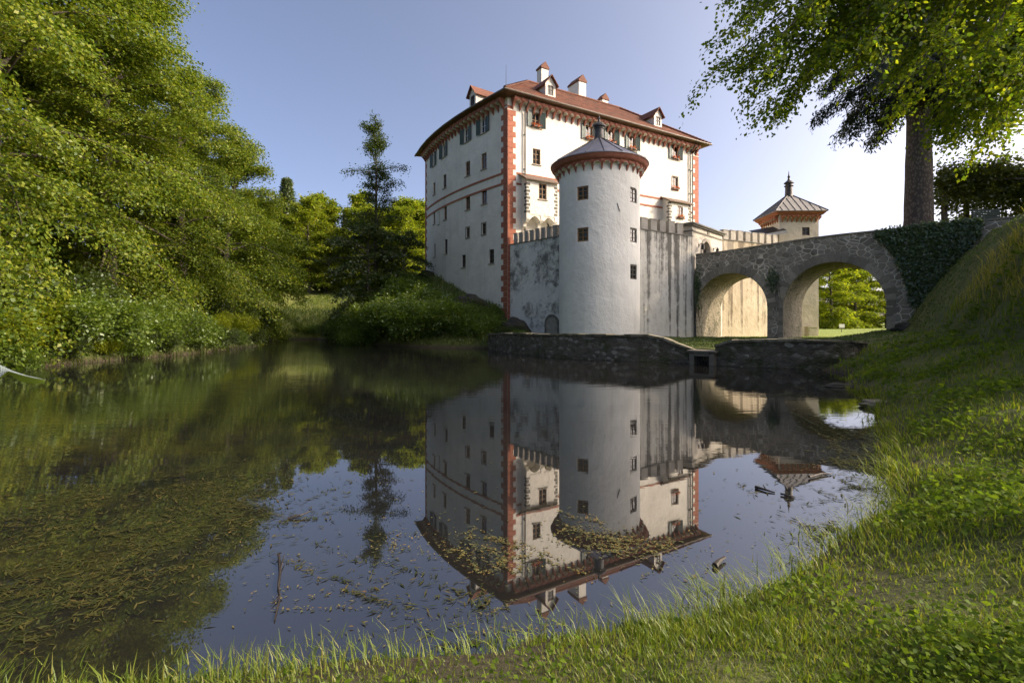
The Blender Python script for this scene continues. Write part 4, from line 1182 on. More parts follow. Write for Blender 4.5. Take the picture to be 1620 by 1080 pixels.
def broadleaf(seed, H, R, base=.12, nl=30, ns=12, nq=6, k=7, leaf=.17, droop=.25, el=(.0, 1.0), prof='round', tr=.35, spread=.3, flat=.3, stems=1, inner=.25, sidel=.42, tilt=.8, ejit=.1):
    rng = np.random.default_rng(seed)
    TV, TF, off = [], [], 0
    def tube(P, r, n=6):
        nonlocal off
        v, f = tube_np(P, r, n); TV.append(v); TF.append(f + off); off += len(v)
    cents, axes = [], []
    for st in range(stems):
        lean = rng.normal(0, .03 + .1 * (stems > 1), 2) * H
        zz = np.linspace(0, 1, 12)
        TP = np.stack([lean[0] * zz ** 1.3 + np.cumsum(rng.normal(0, .006 * H, 12)) * zz, lean[1] * zz ** 1.3 + np.cumsum(rng.normal(0, .006 * H, 12)) * zz, zz * H * .95], 1)
        tube(TP, tr / (1 + .5 * (stems > 1)) * (1.25 * (1 - zz) ** .8 + .05), 9)
        for i in range(nl):
            tt = (i + rng.uniform(.2, .8)) / nl; t_ = base + (1 - base) * tt
            p0, _ = sample(TP, np.array([t_ * .98])); p0 = p0[0]
            if prof == 'round': pr = math.sin(PI * min(1, .22 + .74 * tt)) ** .75
            elif prof == 'cone': pr = (1 - tt) ** .8 * .95 + .08
            elif prof == 'thin': pr = (.95 - .7 * tt) * rng.choice([.45, .8, 1.15])
            else: pr = .55 + .45 * math.sin(PI * (.1 + .85 * tt)); pr *= (1 if tt < .85 else .75)
            L = R * pr * rng.uniform(.75, 1.15); az = i * 2.4 + rng.normal(0, .35) + st
            e = el[0] + (el[1] - el[0]) * tt + rng.normal(0, ejit)
            Lh = L * math.cos(min(e, 1.3)) + .2
            P = limb_curve(p0, az, Lh, min(e, 1.3), droop * rng.uniform(.7, 1.3), rng)
            tube(P, np.linspace(.016 * L + .02, .008, len(P)), 5)
            sv = np.linspace(inner, 1, ns) + rng.normal(0, .02, ns); sv = np.clip(sv, .05, 1)
            bp_, bd_ = sample(P, sv)
            for j in range(ns):
                d = bd_[j] / (np.linalg.norm(bd_[j]) + 1e-9)
                sgn = 1 if j % 2 else -1; an = sgn * rng.uniform(.5, 1.15)
                ca, sa = math.cos(an), math.sin(an)
                d2 = np.array([d[0] * ca - d[1] * sa, d[0] * sa + d[1] * ca, d[2] * .5 + rng.normal(.02, .14)])
                l2 = L * sidel * (1.15 - .8 * sv[j]) * rng.uniform(.6, 1.2) + .25
                q_ = np.linspace(.12, 1, nq)[:, None]
                S = bp_[j] + d2 * l2 * q_; S[:, 2] -= droop * .8 * l2 * q_[:, 0] ** 2
                if j % 2 == 0: tube(np.vstack([bp_[j], S]), np.linspace(.012, .004, nq + 1), 3)
                cents.append(S); axes.append(np.gradient(S, axis=0))
    c = np.concatenate(cents); a = np.concatenate(axes)
    LV = leaves(c, a, rng, k, spread, leaf, flat, tilt=tilt)
    return (np.concatenate(TV), np.concatenate(TF)), LV

def tree_thing(name, label, cat, x, y, meshes, rot=0, scale=1., group=None, z=None, sink=.15):
    o = thing(name, label, cat, (x, y, (gz(x, y) if z is None else z) - sink), group)
    o.rotation_euler = (0, 0, rot); o.scale = (scale, scale, scale) if not isinstance(scale, tuple) else scale
    for (pn, me) in meshes: link(pn, me, o)
    return o
def tree_meshes(name, data, leafm, bark=M_BARK):
    (tv_, tf), lv = data
    return [('trunk', np_mesh(name + '_trunk', tv_, [tf], bark, smooth=True)), ('crown', np_mesh(name + '_crown', lv, [quads(len(lv))], leafm))]

BE1 = tree_meshes('beech', broadleaf(1, 27, 9.2, .05, 62, 15, 7, 24, .18, .5, (-.1, 1.05), 'wide', .45, .5, .5, ejit=.24), L_BEECH)
BE2 = tree_meshes('beech', broadleaf(2, 24, 8.4, .04, 58, 15, 7, 24, .18, .55, (-.1, 1.0), 'wide', .4, .5, .5, ejit=.24), L_BEECH)
BE3 = tree_meshes('beech', broadleaf(3, 19, 7.6, .04, 50, 14, 7, 24, .18, .45, (-.1, 1.0), 'round', .35, .5, .5, ejit=.22), L_BEECH)
left = [  # x, y, meshes, rot, scale, label
    (-30.5, 21, BE1, .3, 1.05, 'huge beech at the left frame edge, its drooping sprays over the water'),
    (-31.0, 30, BE2, 1.7, 1.12, 'tall beech on the left bank whose crown reaches the top of the picture'),
    (-30.2, 38, BE1, 2.9, .98, 'tall beech on the left bank with a loose tip against the sky'),
    (-30.0, 46, BE2, 4.0, .92, 'fourth beech along the left bank, leaning out just before the inlet'),
    (-31.0, 54, BE3, .9, 1.0, 'lower beech at the end of the left bank beside the dark inlet'),
    (-39.0, 26, BE2, 5.0, 1.25, 'tall beech standing in the second row behind the left bank'),
    (-39.5, 38, BE1, 4.4, 1.08, 'high beech in the second row filling the gap over the left bank'),
    (-40.0, 49, BE3, 2.2, 1.25, 'beech in the second row behind the inlet'),
    (-41.0, 61, BE3, 3.2, 1.0, 'beech at the left side of the sunlit meadow'),
    (-33.0, 64, BE3, 5.2, .72, 'small beech at the left end of the dark inlet'),
]
for (x, y, me, r, s, lab) in left: tree_thing('beech_tree', lab, 'tree', x, y, me, r, s, 'beeches on the left bank')

# sunlit wood beyond the meadow
WD1 = tree_meshes('wood_tree', broadleaf(11, 17, 5.6, .12, 30, 10, 5, 11, .36, .2, (.1, 1.1), 'round', .25, .5, .45), L_WOOD)
WD2 = tree_meshes('wood_tree', broadleaf(12, 19, 4.8, .1, 30, 10, 5, 11, .36, .2, (.1, 1.1), 'round', .25, .5, .45), L_WOOD)
WD3 = tree_meshes('wood_tree', broadleaf(13, 14, 5.2, .1, 28, 10, 5, 11, .36, .25, (.1, 1.0), 'wide', .22, .5, .45), L_YELL)
rn = random.Random(21)
wood = []
for i in range(11): wood.append((-50 + i * 3.3 + rn.uniform(-1, 1), 93 + rn.uniform(-2, 5), [WD1, WD2, WD3][i % 3], rn.uniform(.75, .98)))
for i in range(11): wood.append((-60 + i * 4.6 + rn.uniform(-1.5, 1.5), 104 + rn.uniform(-3, 5), [WD2, WD1][i % 2], rn.uniform(.9, 1.15)))
for i in range(9): wood.append((-70 + i * 7.0 + rn.uniform(-1.5, 1.5), 120 + rn.uniform(-3, 5), [WD2, WD1][i % 2], rn.uniform(1.0, 1.2)))
for (x, y, me, s) in wood:
    tree_thing('broadleaf_tree', 'broadleaf tree in the sunlit yellow green wood behind the meadow', 'tree', x, y, me, rn.uniform(0, 6), s, 'trees of the wood behind the meadow')
for (x, y, me, s, lab) in [(-17.2, 97, WD3, 1.1, 'bright yellow green tree half hidden by the left edge of the castle'), (-20.5, 98, WD1, .95, 'sunlit tree between the tall thin tree and the castle'), (-17.8, 106, WD1, 1.1, 'sunlit tree farthest back beside the castle edge'), (-24.5, 97, WD3, 1.05, 'yellow green tree behind the tall thin tree')]:
    tree_thing('broadleaf_tree', lab, 'tree', x, y, me, rn.uniform(0, 6), s, 'trees beside the castle')

# conifers
def conifer(seed, H, R, nw=26, base=.08, leaf=.3, k=5, droop=.35, nb=7, tr=.25, dens=8, el=-.05):
    rng = np.random.default_rng(seed); TV, TF, off = [], [], 0
    zz = np.linspace(0, 1, 10); TP = np.stack([zz * 0, zz * 0, zz * H], 1)
    v, f = tube_np(TP, tr * (1 - zz * .97), 9); TV.append(v); TF.append(f); off += len(v)
    cents, axes = [], []
    for i in range(nw):
        t_ = base + (1 - base) * i / nw; L0 = R * (1 - (i / nw)) ** .85 + .25
        for b in range(nb):
            az = b * 2 * PI / nb + i * 1.1 + rng.normal(0, .15); L = L0 * rng.uniform(.75, 1.1)
            P = limb_curve(np.array([0, 0, t_ * H]), az, L, el, droop * rng.uniform(.6, 1.2), rng, 6)
            v, f = tube_np(P, np.linspace(.02 + .01 * L, .006, 6), 4); TV.append(v); TF.append(f + off); off += len(v)
            s = np.linspace(.15, 1, dens); p, d = sample(P, s)
            side = np.cross(d, [0, 0, 1.]); side /= np.linalg.norm(side, axis=1)[:, None] + 1e-9
            w = (L * .28 * (1.1 - s))[:, None]
            for sg in (-.8, 0, .8):
                c = p + side * w * sg; c[:, 2] -= np.abs(sg) * w[:, 0] * .5
                cents.append(c); axes.append(d + side * sg * .8 * np.linalg.norm(d, axis=1)[:, None] + np.array([0, 0, -.15]))
    c = np.concatenate(cents); a = np.concatenate(axes)
    LV = leaves(c, a, rng, k, leaf * .6, leaf, .35, .25, 2.6)
    return (np.concatenate(TV), np.concatenate(TF)), LV
CO = tree_meshes('spruce', conifer(5, 18, 3.6, leaf=.45), L_DARK, M_SBARK)
tree_thing('spruce_tree', 'dark pointed spruce rising above the wood left of the thin tree', 'tree', -44.5, 100, CO, 0, 1.28, 'spruces in the wood')
tree_thing('spruce_tree', 'slim spruce top just left of the tall thin tree', 'tree', -33.5, 103, CO, 1, .98, 'spruces in the wood')
x, y, _ = at(1187, 360, 80); tree_thing('spruce_tree', 'small dark tree top showing over the battlements beside the square tower', 'tree', x, y, CO, 1, .84)

# the tall thin tree and the dark drooping one at its foot
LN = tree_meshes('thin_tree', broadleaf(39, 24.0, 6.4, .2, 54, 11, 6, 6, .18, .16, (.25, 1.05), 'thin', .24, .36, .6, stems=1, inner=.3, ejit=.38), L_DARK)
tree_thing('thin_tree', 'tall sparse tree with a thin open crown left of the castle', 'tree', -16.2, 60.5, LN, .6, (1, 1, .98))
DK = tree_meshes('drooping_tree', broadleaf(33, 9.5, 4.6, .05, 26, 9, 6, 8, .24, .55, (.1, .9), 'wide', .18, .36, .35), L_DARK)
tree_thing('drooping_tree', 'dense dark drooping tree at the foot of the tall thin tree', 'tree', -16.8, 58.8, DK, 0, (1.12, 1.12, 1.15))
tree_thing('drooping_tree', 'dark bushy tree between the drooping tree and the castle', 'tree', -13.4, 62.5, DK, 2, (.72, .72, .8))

# shrubs
def shrub(seed, R, H, n=420, k=9, leaf=.16, spread=.22):
    rng = np.random.default_rng(seed)
    lob = rng.normal(0, .5, (9, 3)) * [R, R, H * .4]; lob[:, 2] = np.abs(lob[:, 2]) + H * .3; lr = rng.uniform(.35, .6, 9) * min(R, H)
    w = rng.integers(0, 9, n); d = rng.normal(0, 1, (n, 3)); d /= np.linalg.norm(d, axis=1)[:, None]
    c = lob[w] + d * (lr[w] * rng.uniform(.55, 1.05, n))[:, None]; c[:, 2] = np.maximum(c[:, 2], .05)
    ax = d + rng.normal(0, .4, (n, 3)) + np.array([0, 0, .15])
    LV = leaves(c, ax, rng, k, spread, leaf, .5)
    TV, TF, off = [], [], 0
    for i in range(12):
        e = c[rng.integers(0, n)]; P = np.stack([np.array([e[0] * .1, e[1] * .1, 0]) * (1 - s) + e * s + np.array([0, 0, .25 * math.sin(PI * s)]) for s in np.linspace(0, 1, 5)])
        v, f = tube_np(P, np.linspace(.035, .008, 5), 4); TV.append(v); TF.append(f + off); off += len(v)
    return (np.concatenate(TV), np.concatenate(TF)), LV
def shrub_meshes(nm, data, mat):
    m_ = tree_meshes(nm, data, mat); return [('stem', m_[0][1]), ('foliage', m_[1][1])]
SH1 = shrub_meshes('shrub', shrub(41, 2.2, 2.9, 900, 12, .15, .26), L_SHRUB)
SH2 = shrub_meshes('shrub', shrub(42, 2.4, 2.2, 900, 12, .15, .26), L_SHRUB)
SH3 = shrub_meshes('shrub', shrub(43, 2.0, 3.3, 900, 12, .15, .26), L_SHRUB)
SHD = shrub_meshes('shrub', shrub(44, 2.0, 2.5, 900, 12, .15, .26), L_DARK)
SHY = shrub_meshes('shrub', shrub(45, 1.9, 2.6, 800, 12, .15, .26), L_YELL)
G_ = 'shrubs on the castle mound'
for (px, Y, me, s, lab) in [
    (553, 57.5, SH2, 1.0, 'leftmost low shrub of the castle mound at the mouth of the inlet'), (583, 53.5, SH1, 1.0, 'green shrub at the water under the dark drooping tree'),
    (612, 51.0, SH3, 1.0, 'tall green shrub at the water, third from the inlet'), (640, 49.2, SH1, 1.05, 'bushy green shrub at the water below the upper shrubs'),
    (668, 47.8, SH2, 1.0, 'broad shrub at the water below the castle left corner'), (697, 46.8, SH1, .9, 'shrub at the water below the middle of the castle mound'),
    (727, 45.9, SH3, .8, 'light green shrub at the water left of the pond wall'), (754, 45.0, SH1, .62, 'small bright shrub right at the end of the pond wall'),
    (600, 57.5, SHD, 1.1, 'dark shrub on the slope behind the waterside shrubs'), (632, 55.5, SH1, 1.1, 'upper shrub on the slope below the castle left corner'),
    (662, 54.0, SH2, 1.0, 'low wide shrub half way up the grassy castle mound'), (690, 51.5, SH3, .8, 'upright shrub half way up the mound under the castle windows'),
    (722, 50.0, SHD, .75, 'dark shrub by the rocks below the castle wall'), (752, 47.8, SH2, .7, 'low shrub under the castle corner'),
    (785, 46.3, SH2, .5, 'small low shrub left of the rocky outcrop'), (655, 62, SH1, .7, 'little shrub against the castle left edge'),
    (803, 44.6, SHD, .5, 'dark little shrub growing over the rock outcrop by the stained wall'), (822, 43.6, SH2, .36, 'tiny green shrub at the foot of the stained wall behind the pond wall'), (742, 49.3, SHD, .6, 'dark low shrub growing against the rough rock outcrop'),
    (570, 50.9, SH2, .8, 'broad low shrub leaning over the water at the inlet mouth'), (645, 52.5, SH2, 1.0, 'middle shrub of the mound between waterside and upper shrubs'), (708, 48.4, SH1, .8, 'rounded shrub above the waterside shrubs under the castle windows'),
    (625, 60.5, SH3, 1.2, 'tall shrub at the right of the dark drooping tree')]:
    x = (px - 810) / F * Y
    tree_thing('shrub', lab, 'shrub', x, Y, me, px * .37, s * (1.28 if s > .6 else 1.1), G_)
G_ = 'low shrubs at the left waterline'
for i, (x, y, me, s) in enumerate([(-24.3, 20.5, SH2, .55), (-23.8, 22.6, SHD, .6), (-23.5, 24.3, SH2, .5), (-23.3, 26.6, SHD, .55), (-23.2, 29.2, SHY, .45), (-22.9, 31.0, SH2, .5), (-22.7, 33.2, SHD, .55), (-22.6, 36.6, SH2, .5), (-22.9, 40, SHD, .6), (-23.2, 43.4, SH2, .5), (-23.9, 47.2, SHD, .6)]):
    tree_thing('shrub', 'one of the low shrubs rooted at the very waterline of the left shore', 'shrub', x - .5, y, me, i * 2.1, s, G_)
G_ = 'shrubs along the left bank'
for i, (x, y, me, s, lab) in enumerate([
    (-25.2, 21.5, SH1, 1.25, 'leafy shrub at the left frame edge by the water'), (-24.6, 25, SHY, 1.1, 'yellow green shrub hanging over the left shore'), (-24.3, 28.3, SH3, 1.15, 'dark green shrub on the left shore beyond the yellow one'),
    (-24.1, 31.8, SH1, 1.1, 'shrub on the left shore where the bank bends'), (-23.6, 35, SH2, 1.0, 'low broad shrub half way along the left shore'), (-23.6, 38.3, SH2, .85, 'low shrub on the left shore beyond the broad one'),
    (-24.6, 41.5, SHY, .8, 'yellowish shrub near the tip of the left shore'), (-24.9, 45, SHY, .85, 'yellow green shrub at the tip of the left shore'), (-27.6, 24, SHD, 1.5, 'tall dark shrub in the shade behind the left shore'),
    (-27.5, 31, SHD, 1.5, 'dark shrub under the tall beeches of the left bank'), (-28.2, 49, SHD, 1.4, 'dark shrub at the shaded inlet beyond the left shore'), (-30.5, 57, SHD, 1.5, 'dark undergrowth shrub deep in the inlet'), (-34.5, 66, SHD, 1.2, 'dark shrub at the end of the inlet'),
    (-27.0, 67.8, SH2, .6, 'low shrub on the shore below the meadow'), (-22.5, 63.5, SHD, .8, 'dark low shrub where the meadow meets the castle mound')]):
    tree_thing('shrub', lab, 'shrub', x, y, me, i * 1.3, s, G_)

# trees across the park, seen through the right arch
PK1 = tree_meshes('park_tree', broadleaf(51, 17, 6.5, .04, 32, 11, 5, 14, .4, .25, (-.1, 1.0), 'wide', .3, .6, .45), L_YELL)
PK2 = tree_meshes('park_tree', broadleaf(52, 19, 6.5, .05, 32, 11, 5, 14, .4, .25, (.0, 1.0), 'round', .3, .6, .45), L_WOOD)
for (x, y, me, s, lab) in [(74, 117, PK1, 1., 'bright yellow green tree seen through the right arch beside the square tower'), (87, 128, PK2, 1.0, 'green tree seen through the middle of the right arch'), (97, 131, PK1, .95, 'yellow green tree seen at the right side of the right arch'), (82, 145, PK2, 1.3, 'tall shaded tree behind the others through the right arch'), (105, 150, PK2, 1.2, 'farthest tree at the right of the park lawn'), (96, 150, PK2, 1.3, 'dark tree at the back of the park lawn'), (64, 136, PK2, 1.1, 'tree on the park lawn hidden mostly by the square tower'), (112, 138, PK2, 1.0, 'tree on the park lawn beyond the right abutment')]:
    tree_thing('park_tree', lab, 'tree', x, y, me, x, s, 'trees across the park lawn')
# small white sign on the lawn
x, y, _ = at(1331.5, 520, 75); z = gz(x, y)
sg = thing('lawn_sign', 'tiny white sign on a post on the sunlit lawn beyond the arch', 'sign', (x, y, z))
mb = MB(); mb.tube([(x, y, z - .1), (x, y, z + .8)], .05, 6); mb.build('post', DWOOD, sg)
mb = MB(); mb.box((x, y - .05, z + .95), ((.4, 0, 0), (0, .03, 0), (0, .0, .28))); mb.build('board', WWOOD, sg)

# trees on the rise at the right whose shade falls on tower and walls
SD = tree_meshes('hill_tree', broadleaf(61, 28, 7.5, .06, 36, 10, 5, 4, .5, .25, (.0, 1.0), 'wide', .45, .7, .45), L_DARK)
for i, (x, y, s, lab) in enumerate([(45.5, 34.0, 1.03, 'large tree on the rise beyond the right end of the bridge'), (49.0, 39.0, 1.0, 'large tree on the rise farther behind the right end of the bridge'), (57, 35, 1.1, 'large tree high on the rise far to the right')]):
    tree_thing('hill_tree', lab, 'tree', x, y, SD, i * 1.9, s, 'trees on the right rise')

# giant spruce beyond the bridge
x, y = (1453 - 810) / F * 38.5, 38.5
def big_spruce():
    rng = np.random.default_rng(77); H = 42; TV, TF, off = [], [], 0
    zz = np.linspace(0, 1, 40); TP = np.stack([zz * .25, zz * 0, zz * H], 1)
    v, f = tube_np(TP, (.98 - .8 * zz) * (1 + .18 * np.exp(-zz * 30)) + rng.normal(0, .012, 40), 22); TV.append(v); TF.append(f); off += len(v)
    cents, axes = [], []
    for i in range(34):
        zb = 13.0 + i * .9
        L0 = 8.0 * (1 - i / 36) ** .8 + .6
        for b in range(6 if i < 9 else 4):
            az = b * 2 * PI / 6 + i * 1.13 + rng.normal(0, .15); L = L0 * rng.uniform(.7, 1.1) * (.55 if i < 2 else 1)
            P = limb_curve(np.array([0, 0, zb]), az, L, -.12, .32 * rng.uniform(.6, 1.3), rng, 8)
            v, f = tube_np(P, np.linspace(.09, .012, 8), 5); TV.append(v); TF.append(f + off); off += len(v)
            s = np.linspace(.12, 1, 12); p, d = sample(P, s)
            side = np.cross(d, [0, 0, 1.]); side /= np.linalg.norm(side, axis=1)[:, None] + 1e-9
            for sg in (-1, -.5, 0, .5, 1):
                w = (L * .2 * (1.15 - s))[:, None]
                for q_ in range(3):                                  # hanging twigs
                    c = p + side * w * sg; c[:, 2] -= .25 * q_ + np.abs(sg) * w[:, 0] * .3
                    cents.append(c); axes.append(d * .6 + side * sg * .5 + np.array([0, 0, -.35 - .25 * q_]))
    c = np.concatenate(cents); a = np.concatenate(axes)
    low = c[:, 2] < 22                                               # out-of-frame upper crown thinned so more light reaches the tower
    lv = np.concatenate([leaves(c[low], a[low], rng, 6, .24, .34, .5, .2, 2.6), leaves(c[~low], a[~low], rng, 2, .24, .34, .5, .2, 2.6)])
    return (np.concatenate(TV), np.concatenate(TF)), lv
tree_thing('spruce_tree', 'giant spruce with a bare thick trunk standing behind the bridge', 'tree', x, y, tree_meshes('giant_spruce', big_spruce(), L_NEED, M_SBARK), .4, 1., z=7.0)

# ------------------------------------------------------------------ overhanging beech at the upper right
def overhang():
    rng = np.random.default_rng(91); TV, TF, off = [], [], 0
    base = np.array([17.5, 12.0, 0.]); gzb = gz(17.5, 12.0)
    trunk = [base + [0, 0, gzb - .3], base + [-.1, 0, gzb + 3], base + [-.4, .1, gzb + 7], base + [-.6, .1, gzb + 12], base + [-.5, 0, gzb + 18]]
    def tube(P, r, n=7):
        nonlocal off
        v, f = tube_np(P, r, n); TV.append(v); TF.append(f + off); off += len(v)
    tube(trunk, [.5, .42, .36, .27, .1], 12)
    cents, axes = [], []
    tips = [  # column, row, distance, limb start height above the base
        (1145, 60, 11.5, 5), (1165, 125, 13, 4.5), (1200, 105, 12, 5), (1215, 20, 12.5, 6.5), (1250, 120, 13.5, 4.8), (1172, 5, 12, 6.5), (1270, 60, 12.5, 6), (1225, 180, 12.5, 4), (1300, 30, 12, 6), (1350, 100, 13.5, 5), (1490, 195, 12.5, 3.4), (1560, 205, 12, 3.2), (1600, 60, 12, 5.5), (1135, 20, 12.5, 5.5), (1150, 95, 12.0, 4.5), (1185, 150, 12.5, 4), (1225, 165, 11.5, 3.5), (1265, 140, 12.5, 4.5), (1190, 40, 11, 6), (1240, 70, 10.5, 6), (1300, 95, 13, 5), (1330, 60, 11, 6.5),
        (1375, 85, 12.5, 5), (1420, 110, 11.5, 4), (1455, 130, 11, 4), (1500, 150, 12, 3.6), (1540, 175, 11.5, 3.2), (1585, 165, 11, 3), (1530, 190, 13, 3.2), (1610, 150, 12.5, 3.5), (1400, 30, 10, 7), (1480, 40, 10, 7), (1560, 60, 10, 6), (1610, 90, 9.5, 5),
        (1280, -20, 11.5, 7), (1380, -60, 11, 8), (1500, -40, 10.5, 8), (1600, 10, 11, 7), (1180, -60, 12, 7.5), (1440, 75, 13.5, 5.5), (1520, 100, 13.5, 5), (1580, 120, 13.5, 4.5), (1460, 0, 12.5, 7), (1550, -20, 13, 7.5), (1340, 10, 13, 6.5)]
    for (px, py, Y, hs) in tips:
        py -= 48 if px < 1310 else 28 if px < 1440 else 12
        tip = np.array(at(px, py, Y)); p0 = np.array([base[0] - .4, base[1] + .1, gzb + hs])
        s = np.linspace(0, 1, 12)[:, None]
        P = p0 * (1 - s) + tip * s; L = np.linalg.norm(tip - p0)
        P[:, 2] += (np.sin(PI * s[:, 0]) * .16 - .04 * s[:, 0] ** 3) * L
        P += np.cumsum(rng.normal(0, .012 * L / 3, (12, 3)), 0) * s
        tube(P, np.linspace(.075, .008, 12), 6)
        ns = 24; sv = np.clip(np.linspace(.28, 1, ns) + rng.normal(0, .02, ns), 0, 1); b, d = sample(P, sv)
        for j in range(ns):
            dd = d[j] / np.linalg.norm(d[j]); an = (1 if j % 2 else -1) * rng.uniform(.4, 1.1); ca, sa = math.cos(an), math.sin(an)
            d2 = np.array([dd[0] * ca - dd[1] * sa, dd[0] * sa + dd[1] * ca, dd[2] * .4 - rng.uniform(.05, .4)])
            l2 = (1.5 * (1.2 - .75 * sv[j]) + .2) * rng.uniform(.6, 1.2)
            q_ = np.linspace(.1, 1, 7)[:, None]; S = b[j] + d2 * l2 * q_; S[:, 2] -= .3 * l2 * q_[:, 0] ** 2
            tube(np.vstack([b[j], S]), np.linspace(.011, .003, 8), 4)
            cents.append(S); axes.append(np.gradient(S, axis=0))
    # higher and rear limbs that shade the bank
    for i in range(12):
        az = i * 2.4; L = rng.uniform(3.5, 7.5); p0 = np.array([base[0] - .5, base[1], gzb + rng.uniform(6, 17)])
        if math.cos(az) < -.2 and p0[2] < gzb + 9: p0[2] += 5
        P = limb_curve(p0, az, L, .5, .3, rng, 10); tube(P, np.linspace(.08, .01, 10), 5)
        sv = np.linspace(.25, 1, 12); b, d = sample(P, sv)
        for j in range(12):
            dd = d[j] / np.linalg.norm(d[j]); an = (1 if j % 2 else -1) * rng.uniform(.4, 1.1); ca, sa = math.cos(an), math.sin(an)
            d2 = np.array([dd[0] * ca - dd[1] * sa, dd[0] * sa + dd[1] * ca, dd[2] * .4 - .1]); l2 = (1.8 * (1.2 - .75 * sv[j]) + .2)
            q_ = np.linspace(.1, 1, 5)[:, None]; S = b[j] + d2 * l2 * q_
            cents.append(S); axes.append(np.gradient(S, axis=0))
    c = np.concatenate(cents); a = np.concatenate(axes)
    LV = leaves(c, a, rng, 20, .22, .092, .4, tilt=1.0)
    o = np.array([base[0], base[1], gzb])
    return ((np.concatenate(TV) - o, np.concatenate(TF)), LV - o), o
dat, o = overhang()
tree_thing('beech_tree', 'beech at the right whose leafy boughs hang across the upper right corner', 'tree', o[0], o[1], tree_meshes('overhang', dat, L_OVER), 0, 1., z=o[2], sink=0)

# tree behind the arbour
x, y, _ = at(1612, 300, 44); AB = tree_meshes('maple', broadleaf(71, 8.5, 3.6, .2, 18, 9, 6, 7, .17, .25, (.1, 1.0), 'wide', .16, .26, .4), L_HEDGE)
tree_thing('maple_tree', 'small green tree behind the vine arbour at the right edge', 'tree', x, y, AB, .5, 1.6)
# vine arbour with posts and dark board seat
ax0 = at(1493, 350, 39.5); ax1 = at(1650, 350, 38)
arb = thing('vine_arbour', 'vine covered arbour on posts at the right end of the bridge', 'arbour', (ax0[0], ax0[1], gz(ax0[0], ax0[1])))
for (px, Y) in ((1494, 39.0), (1529, 41), (1640, 38)):
    p = at(px, 300, Y); zb = gz(p[0], p[1]) - .2
    mb = MB(); mb.box((p[0], p[1], (zb + 13.0) / 2), ((.14, 0, 0), (0, .14, 0), (0, 0, (13.0 - zb) / 2))); mb.build('post', M_BARK, arb)
mb = MB()
for Y in (38.6, 41):
    a_, b_ = at(1486, 278, Y), at(1660, 278, Y - 1); mb.tube([(a_[0], a_[1], 12.95), (b_[0], b_[1], 12.95)], .08, 6)
for k in range(9):
    px = 1492 + k * 20; a_ = at(px, 278, 38.0); b_ = at(px, 278, 41.5); mb.tube([(a_[0], a_[1], 13.1), (b_[0], b_[1], 13.1)], .05, 5)
mb.build('top_rails', M_BARK, arb)
rng = np.random.default_rng(8)
n = 3600
pxs = rng.uniform(1484, 1680, n); Ys = rng.uniform(37.8, 41.8, n); zs = 13.1 + rng.normal(0, .5, n) + .5 * np.sin((pxs - 1480) / 45)
hang = rng.random(n) < .5; zs = np.where(hang, zs - np.abs(rng.normal(0, 1.25, n)), zs)
cen = np.stack([(pxs - 810) / F * Ys, Ys, zs], 1); axs = np.stack([rng.normal(0, 1, n), rng.normal(0, 1, n), rng.normal(-.5, .4, n)], 1)
lv = leaves(cen, axs, rng, 9, .28, .22, .5)
r_ = np.array(arb.location); link('vine', np_mesh('vine', lv - r_, [quads(len(lv))], L_HEDGE), arb)
bx0, bx1 = at(1536, 340, 35.3), at(1582, 340, 35.1)
sb = thing('board_seat', 'dark green slatted bench back under the vine arbour', 'bench', ((bx0[0] + bx1[0]) / 2, 35.2, gz((bx0[0] + bx1[0]) / 2, 35.2)))
PG = simple('dark_green_paint', (.012, .026, .022), (.02, .04, .034), 4, .85, .1)
zb = CAMZ + (HY - 350) / F * 35.2
for k in range(5):
    z = zb + .12 + k * .16
    mb = MB(); mb.box(((bx0[0] + bx1[0]) / 2, 35.2, z), (((bx1[0] - bx0[0]) / 2, -.1, 0), (0, .02, 0), (0, 0, .068))); mb.build('slat', PG, sb)
for x in (bx0[0] + .1, bx1[0] - .1):
    g = gz(x, 35.2); mb = MB(); mb.box((x, 35.26, (g + zb + .85) / 2), ((.04, 0, 0), (0, .03, 0), (0, 0, (zb + .85 - g) / 2))); mb.build('post', PG, sb)
mb = MB(); mb.box(((bx0[0] + bx1[0]) / 2, 34.95, zb - .05), (((bx1[0] - bx0[0]) / 2, -.1, 0), (0, .2, 0), (0, 0, .03))); mb.build('seat', PG, sb)

